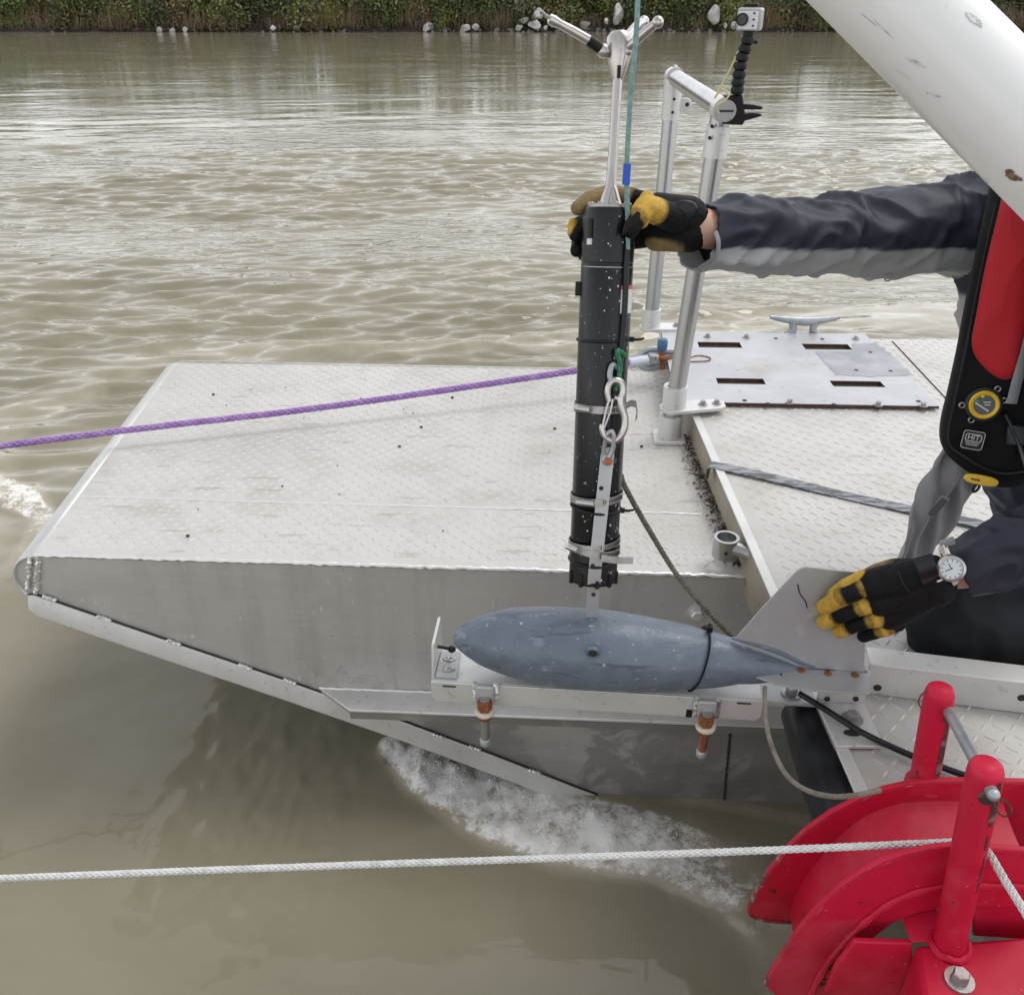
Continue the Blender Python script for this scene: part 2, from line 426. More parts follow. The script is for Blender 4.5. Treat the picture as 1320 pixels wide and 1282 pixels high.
mat('glove_cloth', (1,1,1), .70, 0, spec=.2, attr='tint', layers=[dict(scale=90, lo=.45, hi=.7, col=(.55,.5,.45), mul=True, fac=.5)], bump=[dict(scale=350, str=.35, d=.0012), dict(scale=75, str=.7, d=.005, detail=6, dist=1.5)])
mat('skin', (.56,.33,.25), .5, 0, layers=[dict(scale=40, lo=.45, hi=.65, col=(.60,.27,.21), fac=.6)], bump=[dict(scale=250, str=.2, d=.001)], Subsurface_Weight=.1)
mat('hair', (.035,.022,.014), .6, bump=[dict(scale=120, vs=(1,1,.2), str=.6, d=.003)])
mat('yellow_plastic', (.72,.47,.03), .38)
mat('print_white', (.55,.55,.55), .6)
mat('rock_pale', (.55,.53,.51), .85, layers=[dict(scale=2.2, lo=.4, hi=.65, col=(.30,.285,.27), fac=.8, detail=8), dict(scale=7, lo=.58, hi=.68, col=(.15,.14,.13), fac=.7)], bump=[dict(scale=6, str=.6, d=.05, detail=8)])
mat('rock_grey', (.20,.19,.18), .9, layers=[dict(scale=2.5, lo=.4, hi=.65, col=(.12,.11,.10), fac=.8, detail=8), dict(scale=5, lo=.6, hi=.7, col=(.34,.33,.31), fac=.6)], bump=[dict(scale=6, str=.6, d=.05, detail=8)])
mat('soil', (.035,.026,.019), .95, layers=[dict(scale=1.2, lo=.4, hi=.6, col=(.03,.022,.016), fac=.9, detail=8), dict(scale=4, lo=.55, hi=.7, col=(.11,.085,.06), fac=.8, detail=8)], bump=[dict(scale=3, str=.8, d=.15, detail=8)])
def leaf_mat(n, a, b, c):
    mat(n, a, .55, 0, layers=[dict(scale=1.3, lo=.40, hi=.62, col=b, fac=.9, detail=4), dict(scale=6, lo=.52, hi=.68, col=c, fac=.8, detail=3), dict(scale=.32, lo=.47, hi=.62, col=(.19,.145,.07), fac=.75, detail=3), dict(scale=.5, lo=.55, hi=.68, col=(.15,.20,.04), fac=.8, detail=2, loc=(5,0,0))], Transmission_Weight=0)
leaf_mat('leaf_green', (.11,.165,.045), (.17,.215,.055), (.055,.085,.028))
leaf_mat('leaf_dark', (.055,.085,.030), (.095,.125,.042), (.026,.042,.017))
leaf_mat('leaf_yellow', (.24,.24,.05), (.10,.135,.03), (.20,.19,.05))
leaf_mat('leaf_dry', (.22,.17,.085), (.16,.12,.062), (.28,.22,.12))
leaf_mat('leaf_brown', (.12,.085,.055), (.18,.13,.08), (.06,.042,.028))
leaf_mat('leaf_olive', (.15,.175,.05), (.20,.21,.06), (.09,.11,.035))
mat('driftwood', (.20,.165,.13), .85, layers=[dict(scale=9, lo=.4, hi=.65, col=(.12,.095,.075), fac=.8)])
mat('debris', (.030,.020,.012), .9, layers=[dict(scale=60, lo=.45, hi=.6, col=(.12,.07,.035), fac=.8)])
# ================================================================== levels of the place (metres above the water)
ZR, ZL = 0.80, 0.725            # raised work deck, pontoon deck
NL = at_z(45, 715, ZL); NR = at_z(957, 743, ZL)          # pontoon near top edge
FL = at_z(230, 467, ZL); FR = at_z(868, 474, ZL)
EX = (NR - NL).normalized()                              # along the pontoon, towards the work deck
HN = Vector((EX.y, -EX.x, 0)).normalized()               # hull side normal, towards the camera
def hull(px, py): return at_pl(px, py, NL, HN)
UPZ = V(0, 0, 1)
WZ = 0.058                      # level of the river

# ================================================================== river
def river_height(x, y):
    """height of the water and how foamy or pale it is"""
    rng = np.random.default_rng(5)
    P = np.stack([x, y, np.zeros_like(x)], 1)
    h = np.zeros_like(x)
    patch = fbm(P * np.array([.55, 1.0, 1]), .55, 3, 3)
    patch2 = fbm(P * np.array([.25, .6, 1]), .22, 3, 9)
    dy = np.interp(y, [-4, 0, .2, 2.8, 2.9, 12, 12.1, 58], [.14, .05, .0106, .0106, .0068, .029, .08, .38]) * 1.25
    dy = np.maximum(dy, .30 * (3.5 + np.maximum(y, 0)) / 300)
    # calm water beside the hull, choppy open river, smoother water under the far bank
    zone = .10 + .9 * sstep(3.25, 4.3, y - .22 * np.maximum(0, x) + .5 * (fbm(P, .8, 2, 21) - .5))
    zone = np.maximum(zone, .75 * sstep(-1.0, -2.6, x) * sstep(1.6, 2.6, y))
    zone *= 1 - .80 * sstep(10, 17, y + 8 * (patch2 - .5))
    fe = (FL.y + FR.y) / 2
    calm = np.exp(-((y - (fe + .38 + .20 * np.maximum(0, x))) / .42) ** 2) * sstep(-1.6, -.9, x)
    zone *= 1 - .88 * calm
    for lam0, lam1, n, slope in ((1.1, 2.6, 8, .022), (.42, 1.0, 22, .040), (.20, .42, 26, .090), (.10, .20, 46, .115)):
        for k in range(n):
            lam = lam0 * (lam1 / lam0) ** rng.random()
            th = rng.normal(math.pi / 2 + .12, .27); kk = 2 * math.pi / lam
            a = slope / kk * math.sqrt(2 / n)
            kx, ky, ph = kk * math.cos(th), kk * math.sin(th), rng.random() * 6.283
            fade = sstep(2.0, 4.0, lam / dy)
            w = 1.0 if lam0 > 1 else (.15 + 1.9 * sstep(.36, .66, patch))
            s = np.sin(kx * x + ky * y + ph + 1.2 * patch * 6.28)
            h += a * s * fade * zone * w
    # swell that the pontoon throws up on its far side
    far0 = (FL.y + FR.y) / 2
    u = y - (far0 + .42 + .10 * np.sin(x * 2.1 + .6) + .16 * np.maximum(0, x))
    h += .06 * np.exp(-(u / .17) ** 2) * sstep(-1.5, -.4, x) * (1 - .35 * sstep(.5, .2, np.abs(x - .1)))
    u2 = y - (far0 + .75 + .10 * np.sin(x * 1.7 + 2)); h += .03 * np.exp(-(u2 / .14) ** 2) * sstep(.2, 1.0, x)
    # ripple patch in front of the bow
    rp = np.exp(-(((x + .62) / .22) ** 2 + ((y - 1.50) / .50) ** 2))
    h += .0085 * rp * (fbm(P * np.array([2.2, 1, 1]), 12, 3, 40) - .5) * 2
    h += (.0034 * (fbm(P * np.array([1.5, 1, 1]), 6, 4, 44) - .5) + .010 * (np.abs(fbm(P * np.array([1.3, 1, 1]), 2.4, 3, 47) - .5))) * sstep(2.6, 1.8, y)
    # broken water and the pale swell
    foam = np.zeros_like(x)
    def streak(pts, amp=1.0):
        m = np.zeros_like(x)
        for (p0, w0, f0), (p1, w1, f1) in zip(pts[:-1], pts[1:]):
            d = p1 - p0; L2 = d.x**2 + d.y**2
            t = np.clip(((x - p0.x) * d.x + (y - p0.y) * d.y) / L2, 0, 1)
            dist = np.hypot(x - p0.x - t * d.x, y - p0.y - t * d.y); w = w0 + (w1 - w0) * t
            m = np.maximum(m, (f0 + (f1 - f0) * t) * sstep(1.0, .35, dist / w))
        return m * amp
    W0 = lambda px, py: at_z(px, py, WZ)
    m1 = streak([(W0(512, 965), .07, 1.0), (W0(555, 1000), .11, 1.1), (W0(640, 1040), .15, 1.1), (W0(740, 1068), .165, 1.02), (W0(850, 1090), .16, .86), (W0(940, 1132), .16, .66), (W0(1010, 1205), .14, .50), (W0(1040, 1300), .12, .40)])
    m2 = streak([(W0(-60, 610), .20, .78), (W0(20, 640), .14, .78), (W0(62, 668), .07, .66), (W0(10, 740), .06, .45)])
    m4 = streak([(W0(780, 1030), .03, .35), (W0(900, 1030), .03, .5), (W0(990, 1048), .03, .4), (W0(1060, 1060), .03, .3)])
    m3 = streak([(W0(120, 500), .08, .3), (W0(-30, 560), .10, .5)])
    m5 = streak([(at_z(200, 455, WZ), .24, .40), (at_z(430, 446, WZ), .26, .46), (at_z(600, 443, WZ), .26, .46), (at_z(800, 436, WZ), .3, .46), (at_z(1000, 410, WZ), .36, .46), (at_z(1300, 405, WZ), .45, .46)])  # sky sheen of the far-side swell, painted in through the foam value
    m6 = streak([(at_z(-40, 760, WZ), .2, .42), (at_z(-30, 560, WZ), .28, .45), (at_z(150, 480, WZ), .24, .42)])
    h += .006 * (fbm(P * np.array([1.4, 1, 1]), 4, 3, 81) - .5) * np.maximum(m5, m6) * 3
    m1 = m1 * (.72 + .56 * fbm(P, 7, 3, 33))
    m = np.maximum(np.maximum(np.maximum(m1, m2), np.maximum(m3, m4)), np.maximum(m5, m6))
    h += np.maximum(m - .46, 0) * 1.6 * (.052 * (fbm(P, 11, 4, 60) - .45) + .012 * np.abs(fbm(P, 26, 2, 71) - .5) * 2)
    h += .005 * np.maximum(m1, m2)
    foam = m  # foam, plus the painted sky sheen of the swell
    return h, foam

yy = np.concatenate([np.linspace(-4, .15, 30, endpoint=False), np.linspace(.15, 2.8, 250, endpoint=False), np.geomspace(2.8, 12, 600, endpoint=False), np.geomspace(12, 58, 240)])
ROWS, COLS = len(yy), 600
tt = np.linspace(-1, 1, COLS)
tt = .62 * tt + .38 * tt ** 3
YY = np.repeat(yy[:, None], COLS, 1)
XX = tt[None, :] * (3.5 + 1.0 * np.maximum(YY, 0))
hx, fo = river_height(XX.ravel(), YY.ravel())
me = bpy.data.meshes.new('river')
nv = ROWS * COLS
me.vertices.add(nv)
me.vertices.foreach_set('co', np.stack([XX.ravel(), YY.ravel(), hx], 1).ravel())
ii = np.arange(ROWS - 1)[:, None] * COLS + np.arange(COLS - 1)[None, :]
qd = np.stack([ii, ii + 1, ii + COLS + 1, ii + COLS], 2).reshape(-1, 4)
me.loops.add(qd.size); me.polygons.add(len(qd))
me.loops.foreach_set('vertex_index', qd.ravel())
me.polygons.foreach_set('loop_start', np.arange(len(qd)) * 4)
me.update(calc_edges=True)
me.polygons.foreach_set('use_smooth', np.ones(len(qd), dtype=bool))
at = me.attributes.new('foam', 'FLOAT', 'POINT'); at.data.foreach_set('value', fo)  # also carries the painted sky sheen of the swell

def water_material():
    m = bpy.data.materials.new('muddy_water'); m.use_nodes = True; nt = m.node_tree; N = nt.nodes; L = nt.links; N.clear()
    out = N.new('ShaderNodeOutputMaterial'); bs = N.new('ShaderNodeBsdfPrincipled'); L.new(bs.outputs[0], out.inputs[0])
    tc = N.new('ShaderNodeTexCoord')
    def noise(scale, vs=(1,1,1), detail=4, rough=.55, dist=0):
        mp = N.new('ShaderNodeMapping'); mp.inputs['Scale'].default_value = vs; L.new(tc.outputs['Object'], mp.inputs[0])
        t = N.new('ShaderNodeTexNoise'); t.inputs['Scale'].default_value = scale; t.inputs['Detail'].default_value = detail; t.inputs['Roughness'].default_value = rough; t.inputs['Distortion'].default_value = dist
        L.new(mp.outputs[0], t.inputs['Vector']); return t.outputs['Fac']
    def mrange(src, a, b, c=0, d=1):
        r = N.new('ShaderNodeMapRange'); r.inputs['From Min'].default_value = a; r.inputs['From Max'].default_value = b; r.inputs['To Min'].default_value = c; r.inputs['To Max'].default_value = d
        L.new(src, r.inputs['Value']); return r.outputs[0]
    def math_(op, a, b):
        n = N.new('ShaderNodeMath'); n.operation = op
        for i, q in enumerate((a, b)):
            if isinstance(q, (int, float)): n.inputs[i].default_value = q
            else: L.new(q, n.inputs[i])
        return n.outputs[0]
    def mix(f, a, b):
        n = N.new('ShaderNodeMix'); n.data_type = 'RGBA'; L.new(f, n.inputs['Factor'])
        for k, q in (('A', a), ('B', b)):
            if isinstance(q, tuple): n.inputs[k].default_value = (*q, 1)
            else: L.new(q, n.inputs[k])
        return n.outputs['Result']
    silt = mrange(noise(1.1, (.5, 1, 1), 5, .6, .8), .35, .68)
    c = mix(silt, (.208, .186, .126), (.278, .252, .184))
    at = N.new('ShaderNodeAttribute'); at.attribute_name = 'foam'; fm = at.outputs['Fac']
    big = noise(17, (1, 1, 1), 9, .72, .25); fine = noise(75, (1, 1, 1), 4, .65, .1)
    thr = math_('SUBTRACT', math_('ADD', math_('MULTIPLY', big, .75), math_('MULTIPLY', fine, .25)), math_('SUBTRACT', .71, math_('MULTIPLY', fm, .29)))
    fmask = math_('MULTIPLY', mrange(thr, -.045, .085), mrange(fm, .50, .68))
    aer_sheen = mrange(math_('ADD', fm, math_('MULTIPLY', math_('SUBTRACT', noise(5, (1, 1, 1), 6, .65, .6), .5), 1.1)), .12, .75, 0, .75)
    aer_sheen = math_('MULTIPLY', aer_sheen, mrange(fm, .0, .15))
    c = mix(aer_sheen, c, (.43, .385, .30))  # aerated water, plus the swell's sky sheen painted into the colour
    c = mix(fmask, c, (.84, .83, .80))
    L.new(c, bs.inputs['Base Color'])
    bs.inputs['IOR'].default_value = 1.42
    bs.inputs['Specular IOR Level'].default_value = .5
    L.new(mrange(fmask, 0, 1, .045, .65), bs.inputs['Roughness'])
    b1 = N.new('ShaderNodeBump'); b1.inputs['Strength'].default_value = .35; b1.inputs['Distance'].default_value = .05
    L.new(noise(2.6, (.45, 1, 1), 4, .55, .3), b1.inputs['Height'])
    geo = N.new('ShaderNodeSeparateXYZ'); L.new(tc.outputs['Object'], geo.inputs[0])
    L.new(mrange(geo.outputs['Y'], 5, 14, 0, .12), b1.inputs['Strength'])
    wind = mrange(noise(.5, (.4, 1, 1), 3, .5, 0), .38, .60, .22, 1)
    near = mrange(geo.outputs['Y'], 3.2, 4.6, .14, 1); farf = mrange(geo.outputs['Y'], 9, 19, 1, .25)
    atf = N.new('ShaderNodeAttribute'); atf.attribute_name = 'foam'
    zone = math_('MULTIPLY', math_('MULTIPLY', math_('MULTIPLY', near, farf), wind), mrange(atf.outputs['Fac'], .15, .42, 1, .12))
    b0 = N.new('ShaderNodeBump'); b0.inputs['Distance'].default_value = .034
    L.new(zone, b0.inputs['Strength']); L.new(noise(7.5, (.38, 1, 1), 2.5, .5, .5), b0.inputs['Height']); L.new(b1.outputs[0], b0.inputs['Normal'])
    b2 = N.new('ShaderNodeBump'); b2.inputs['Distance'].default_value = .006
    L.new(zone, b2.inputs['Strength'])
    L.new(noise(19, (.45, 1, 1), 2, .5, .4), b2.inputs['Height']); L.new(b0.outputs[0], b2.inputs['Normal'])
    b3 = N.new('ShaderNodeBump'); b3.inputs['Distance'].default_value = .008; L.new(fmask, b3.inputs['Strength'])
    L.new(big, b3.inputs['Height']); L.new(b2.outputs[0], b3.inputs['Normal'])
    L.new(b3.outputs[0], bs.inputs['Normal'])
    return m
M_water = water_material(); MATS['water'] = M_water
river = link('river', me, M_water); struct(river); river.location.z = WZ
mb = MB(); mb.add([(-320, -120, -.08), (320, -120, -.08), (320, 60, -.08), (-320, 60, -.08)], [(0, 1, 2, 3)])
rb_o = struct(mb.build('river_beyond', M_water, fix=False)); rb_o.location.z = WZ

# bubbles and clots of froth riding on the broken water
fr_ = np.random.default_rng(77); bub = MB()
_ic = bmesh.new(); bmesh.ops.create_icosphere(_ic, subdivisions=1, radius=1); _iv = np.array([v.co[:] for v in _ic.verts]); _if = [tuple(v.index for v in f.verts) for f in _ic.faces]; _ic.free()
cand = []
for _ in range(26):
    t_ = fr_.random(1500); a_ = np.array([at_z(490, 955, WZ)[:2], at_z(600, 1020, WZ)[:2], at_z(760, 1066, WZ)[:2], at_z(900, 1110, WZ)[:2]])
    k_ = np.minimum((t_ * 3).astype(int), 2); u_ = t_ * 3 - k_; c_ = a_[k_] * (1 - u_)[:, None] + a_[k_ + 1] * u_[:, None]
    cand.append(c_ + fr_.normal(size=(1500, 2)) * .075)
cand = np.concatenate(cand); hz, fz = river_height(cand[:, 0], cand[:, 1])
den = fbm(np.stack([cand[:, 0], cand[:, 1], np.zeros(len(cand))], 1), 22, 4, 91)
keep = (den + .42 * (fz - .8) > .56) & (fz > .55)
sel = np.nonzero(keep)[0][:7000:4]
for i_ in sel:
    r_ = .0007 + .0022 * fr_.random() ** 4
    q_ = _iv * r_ * np.array([1, 1, .75]) + np.array([cand[i_, 0], cand[i_, 1], WZ + hz[i_] + r_ * .25]); bub.add(q_, _if)
o = bub.build('wake_froth', mat('froth', (.80,.79,.76), .35, spec=.5), kind='stuff', fix=False, smooth=180); o['label'] = 'white bubbling froth on the wake below the pontoon'; o['category'] = 'foam'

# ================================================================== far bank
BY = at_z(400, 43, 0).y                      # water's edge on the far side
def bank_h(x, y):
    d = y - BY
    P = np.stack([x, y, np.zeros_like(x)], 1)
    return np.where(d < 0, d * .3, .55 * sstep(.1, 1.0, d) + .10 * np.clip(d - .6, 0, 30) + .02 * np.clip(d - 30, 0, 400)) + .5 * (fbm(P, .6, 4, 4) - .5) * sstep(-.3, .5, d) * 1.3
bx = np.concatenate([np.linspace(-300, -48, 30, endpoint=False), np.linspace(-48, 48, 280, endpoint=False), np.linspace(48, 300, 30)])
by = np.concatenate([np.linspace(BY - 1.2, BY + 4, 34, endpoint=False), np.geomspace(BY + 4, 900, 30)])
gx, gy = np.meshgrid(bx, by)
edge = .55 * (fbm(np.stack([gx.ravel(), np.zeros(gx.size), np.zeros(gx.size)], 1), .25, 4, 2) - .5).reshape(gx.shape)
gz = bank_h(gx.ravel(), gy.ravel() - edge.ravel() * 2).reshape(gx.shape)
mb = MB(); nc = len(bx)
mb.add(list(zip(gx.ravel(), gy.ravel(), gz.ravel())), [(r*nc+c, r*nc+c+1, (r+1)*nc+c+1, (r+1)*nc+c) for r in range(len(by)-1) for c in range(nc-1)])
struct(mb.build('river_bank', MATS['soil'], fix=False))

def leaf_cloud(n, c, rad, size, rng, flat=.6, shell=.55):
    """n leaf-sized faces spread through an uneven ellipsoid"""
    u = rng.normal(size=(n, 3)); u /= np.linalg.norm(u, axis=1)[:, None]
    lump = .55 + .75 * fbm(u * 1.3 + np.array(c) * .37, 1.5, 3, 5)
    rr = (shell + (1 - shell) * rng.random(n)) * lump
    p = u * rr[:, None] * np.array(rad) + np.array(c)
    a = rng.normal(size=(n, 3)); a /= np.linalg.norm(a, axis=1)[:, None]
    b = np.cross(a, rng.normal(size=(n, 3))); b /= np.linalg.norm(b, axis=1)[:, None]
    s = size * (.5 + rng.random(n))[:, None]
    return p, a * s, b * s * flat
def leaves_mesh(name, groups, org):
    vs = []; nf = 0
    for p, a, b in groups:
        q = np.stack([p - a, p - b * .9, p + a, p + b * .9], 1).reshape(-1, 3); vs.append(q)
    vs = np.concatenate(vs) - np.array(org); n = len(vs) // 4
    me = bpy.data.meshes.new(name); me.vertices.add(len(vs)); me.vertices.foreach_set('co', vs.ravel())
    me.loops.add(n * 4); me.polygons.add(n); me.loops.foreach_set('vertex_index', np.arange(n * 4)); me.polygons.foreach_set('loop_start', np.arange(n) * 4)
    me.update(calc_edges=True); return me
def blades(n, c, spread, hgt, lean, rng, w=.02):
    x = c[0] + rng.normal(size=n) * spread; y = c[1] + rng.normal(size=n) * spread * .6; z0 = np.full(n, c[2])
    th = rng.random(n) * 6.28; l = hgt * (.5 + .7 * rng.random(n)); q = lean * (.4 + rng.random(n)) * l
    base = np.stack([x, y, z0], 1); tip = base + np.stack([np.cos(th) * q, np.sin(th) * q, l], 1)
    mid = (base + tip) / 2 + np.stack([np.zeros(n), np.zeros(n), l * .12], 1)
    a = (tip - base) / 2
    b = np.stack([np.cos(th + 1.57) * w, np.sin(th + 1.57) * w * .4, np.zeros(n)], 1)
    return mid, a, b
rg = np.random.default_rng(21)
def bank_x(px): return at_y(px, 20, BY + .8).x
def bz(x, y): return float(bank_h(np.array([x]), np.array([y]))[0])
# the thicket that clothes the bank reads as one mass
for nm, m, n, lab in (('bank_thicket', 'leaf_dark', 95, 'dense dark green thicket along the far river bank'),
                      ('bank_brush', 'leaf_olive', 70, 'mid green brush mixed through the far bank thicket'),
                      ('bank_scrub', 'leaf_brown', 75, 'brown dry stems and scrub low on the far bank')):
    gr = []
    for k in range(n):
        x = -52 + 104 * (k + rg.random()) / n
        if m == 'leaf_brown':
            y = BY + .15 + rg.random() * .7; hh = .55
            if bank_x(655) < x < bank_x(850) or bank_x(900) < x < bank_x(945): y += .55
            gr.append(leaf_cloud(600, (x, y, bz(x, y) * .6 + .28), (.9, .45, .42), .065, rg, .3, .1))
            gr.append(blades(70, (x, y - .1, .04), .6, .8, .5, rg, .014))
        else:
            y = BY + .40 + rg.random() ** 1.5 * 2.6; hh = 1.2 + rg.random() * (1.1 if m == 'leaf_olive' else 1.6) + .25 * (y - BY)
            gr.append(leaf_cloud(800, (x, y, bz(x, y) * .7 + hh * .55), (.8 + .5 * rg.random(), .8, hh * .8), .10, rg, .55, .35))
    o = link(nm, leaves_mesh(nm, gr, (0, 0, 0)), MATS[m]); o['kind'] = 'stuff'; o['label'] = lab; o['category'] = 'bushes'
gr = []
for k in range(210):
    x = -52 + 104 * rg.random(); y = BY + .12 + rg.random() * .9
    if bank_x(655) < x < bank_x(850) or bank_x(900) < x < bank_x(945): continue
    gr.append(blades(60, (x, y, bz(x, y) * .5), .35, .75 + .5 * rg.random(), .45, rg, .012))
o = link('bank_grass', leaves_mesh('bank_grass', gr, (0, 0, 0)), MATS['leaf_dry']); o['kind'] = 'stuff'; o['label'] = 'dry yellow grass hanging over the far bank'; o['category'] = 'grass'
gr = []
for k in range(84):
    x = -60 + 120 * (k + rg.random()) / 84; y = BY + 3.0 + rg.random() * 2.5; hh = 4.4 + 2.6 * rg.random()
    gr.append(leaf_cloud(1300, (x, y, hh * .55), (1.5 + .8 * rg.random(), 1.3, hh * .62), .13, rg, .55, .35))
o = link('bank_trees', leaves_mesh('bank_trees', gr, (0, 0, 0)), MATS['leaf_olive']); o['kind'] = 'stuff'; o['label'] = 'belt of green trees behind the far bank thicket'; o['category'] = 'trees'
# the bushes that stand out
def bush(name, px, w, h, m, label, lift=.3, n=1500, sz=.085):
    x = bank_x(px); y = BY + .75; z = bz(x, y)
    t = thing(name, label, 'bush', (x, y, z - .1))
    k = leaves_mesh('crown', [leaf_cloud(n, (x, y, z + lift + h * .5), (w, .7, h * .62), sz, rg, .55, .3)], (x, y, z - .1))
    link('crown', k, MATS[m], t)
    mb = MB()
    for j in range(7):
        a = rg.random() * 6.28; q = w * .6
        mb.tube([(x, y, z - .15), (x + math.cos(a) * q * .4, y + math.sin(a) * .2, z + .4), (x + math.cos(a) * q, y + math.sin(a) * .4, z + lift + h * .7)], [.03, .02, .008], 5)
    mb.build('stem', MATS['driftwood'], t)
bush('green_bush', 15, 1.0, 1.0, 'leaf_green', 'green bush at the far left end of the far bank')
bush('yellow_green_bush', 90, .8, .9, 'leaf_yellow', 'yellow green bush on the far bank left of the big dry clump')
bush('bright_green_bush', 115, 1.2, 1.25, 'leaf_green', 'bright green leafy bush on the far bank, behind the yellow green one')
bush('dry_bush', 230, 1.5, 1.15, 'leaf_dry', 'wide dry tan bush, largest tan one on the far bank')
bush('dark_bush', 320, 1.1, 1.3, 'leaf_dark', 'dark green bush just right of the wide dry tan bush')
bush('dry_leaning_bush', 545, 1.1, .9, 'leaf_dry', 'dry tan leaning bush left of the white triangular rock', .1)
bush('deep_green_bush', 630, 1.2, 1.4, 'leaf_dark', 'deep green bush above the pale rocks in the middle of the far bank', .5)
bush('low_green_bush', 880, 1.1, .8, 'leaf_green', 'low green bush on the far bank behind the alloy hand rail', .6)
bush('overhanging_bush', 720, 1.2, .9, 'leaf_green', 'green bush over the white boulders behind the sensor head', .9)
def tussock(px, label, m='leaf_green', h=1.1):
    x = bank_x(px); y = BY + .45; z = .15
    t = link('grass_tussock', leaves_mesh('grass_tussock', [blades(260, (x, y, z), .32, h, .35, rg, .016)], (x, y, z)), MATS[m]); t.location = (x, y, z)
    tag(t, label, 'grass')
tussock(432, 'tall green grass tussock on the far bank at the waterline, left of centre', 'leaf_yellow', 1.25)
tussock(455, 'dry bent grass tussock leaning right over the far waterline', 'leaf_dry', 1.0)
tussock(300, 'drooping dry grass tussock under the wide dry tan bush', 'leaf_dry', .9)
def rock_mesh(name, r, seed, sc=(1, .8, .8)):
    bm = bmesh.new(); bmesh.ops.create_icosphere(bm, subdivisions=3, radius=1)
    P = np.array([v.co[:] for v in bm.verts]); d = .72 + .55 * fbm(P + seed * 7.7, 1.1, 3, seed)
    Q = P * d[:, None]
    rr = np.random.default_rng(seed)
    for k in range(9):
        nrm = rr.normal(size=3); nrm /= np.linalg.norm(nrm); c = .42 + .3 * rr.random(); ov = np.maximum(0, Q @ nrm - c); Q -= ov[:, None] * nrm
    for v, q in zip(bm.verts, Q * r * np.array(sc)): v.co = q
    me = bpy.data.meshes.new(name); bm.to_mesh(me); bm.free(); fin(me, 35); return me
def rock(px, py, wpx, label, m='rock_pale', sc=(1, .8, .8), dy=.0, seed=1):
    dy *= .15; p = at_y(px, py, BY + dy); r = wpx / 2 / FOC * (BY + dy) * .88 * 1.3
    o = link('rock', rock_mesh('rock', r, seed, sc), MATS[m]); o.location = p; o.rotation_euler = (0, 0, seed * 1.3); tag(o, label, 'rock', 'rocks along the far waterline')
    return o
rock(551, 35, 13, 'white triangular rock alone at the far waterline', sc=(1, .8, 1.0), seed=3)
rock(598, 37, 14, 'pale rock at the far waterline, left one of a pair right of the triangular rock', sc=(1,.8,.75), seed=4)
rock(613, 37, 10, 'small pale rock, right one of a pair right of the triangular rock', seed=5)
rock(352, 36, 10, 'small pale rock at the far waterline, left of the tall grass tussock', seed=6)
rock(383, 37, 8, 'tiny grey rock at the far waterline just left of the tall grass tussock', 'rock_grey', seed=7)
rock(695, 20, 16, 'white boulder highest of the pile behind the left sensor arm', dy=.9, seed=8)
rock(688, 33, 15, 'white boulder lowest of the pile behind the left sensor arm', seed=9, sc=(1,.8,.9))
rock(676, 27, 10, 'small white boulder at the left end of the pile behind the sensor arm', seed=10, dy=.6)
rock(714, 29, 11, 'white boulder at the right end of the pile behind the sensor arm', seed=11)
rock(754, 33, 14, 'brownish rock at the waterline under the sensor head arms', 'rock_grey', sc=(1,.8,.6), seed=12)
rock(797, 16, 22, 'big grey boulder on the far bank behind the teal cable', 'rock_pale', sc=(.75,.7,1.1), dy=.9, seed=13)
rock(782, 28, 7, 'narrow pale rock left of the big grey boulder', sc=(.7,.7,1.2), seed=14)
rock(921, 18, 17, 'rounded grey boulder on the far bank left of the small camera', 'rock_pale', sc=(.9,.8,1.1), dy=.7, seed=15)
rock(205, 38, 9, 'small pale rock at the far waterline under the wide dry bush', seed=16)
rock(238, 39, 8, 'pale rock at the far waterline right of the one under the dry bush', seed=17)
rock(222, 39, 9, 'middle pale rock of three under the wide dry bush', seed=18)
rock(668, 36, 9, 'small white rock at the waterline, furthest left below the boulder pile', seed=19)
rock(703, 37, 8, 'small pale rock at the waterline between the two lowest boulders', seed=20)
rock(735, 35, 9, 'grey rock at the waterline left of the brownish one', 'rock_grey', seed=21)
rock(822, 33, 10, 'dark rock at the waterline right of the teal cable', 'rock_grey', seed=22)
rock(935, 33, 8, 'small pale rock under the rounded grey boulder', seed=23)
rock(1262, 20, 14, 'grey rock on the far bank just right of the white boom', 'rock_grey', seed=24)
base = rock_mesh('tmp', 1, 30); mb = MB()
bv = [v.co.copy() for v in base.vertices]; bf = [tuple(p.vertices) for p in base.polygons]
ico = bmesh.new(); bmesh.ops.create_icosphere(ico, subdivisions=1, radius=1); iv = [v.co.copy() for v in ico.verts]; jf = [tuple(v.index for v in f.verts) for f in ico.faces]; ico.free()
for k in range(260):
    x = rg.choice([bank_x(690), bank_x(790), bank_x(930), bank_x(600), -18 + 40 * rg.random(), -40 + 80 * rg.random()]) + 1.6 * rg.normal(); y = BY + rg.random() * .5; s = .03 + .12 * rg.random() ** 2
    mb.add([(x + v.x * s * (.7 + .6 * rg.random()), y + v.y * s, .05 + .25 * (y - BY) + v.z * s * .8) for v in iv], jf)
o = mb.build('bank_rubble', MATS['rock_grey'], kind='stuff', smooth=0); o['label'] = 'small broken stones along the far waterline'; o['category'] = 'stones'
mb = MB()
for k in range(60):
    p = at_y(985 + 75 * rg.random(), 6 + 26 * rg.random(), BY + .5); a = rg.normal(size=3) * np.array([.55, .2, .3])
    mb.tube([p, p + Vector(a) * .5 + V(0, 0, .08 * rg.random()), p + Vector(a)], [.012, .010, .004], 4)
o = mb.build('root_tangle', MATS['driftwood'], kind='stuff'); o['label'] = 'tangle of bare roots and sticks on the far bank behind the camera'; o['category'] = 'sticks'
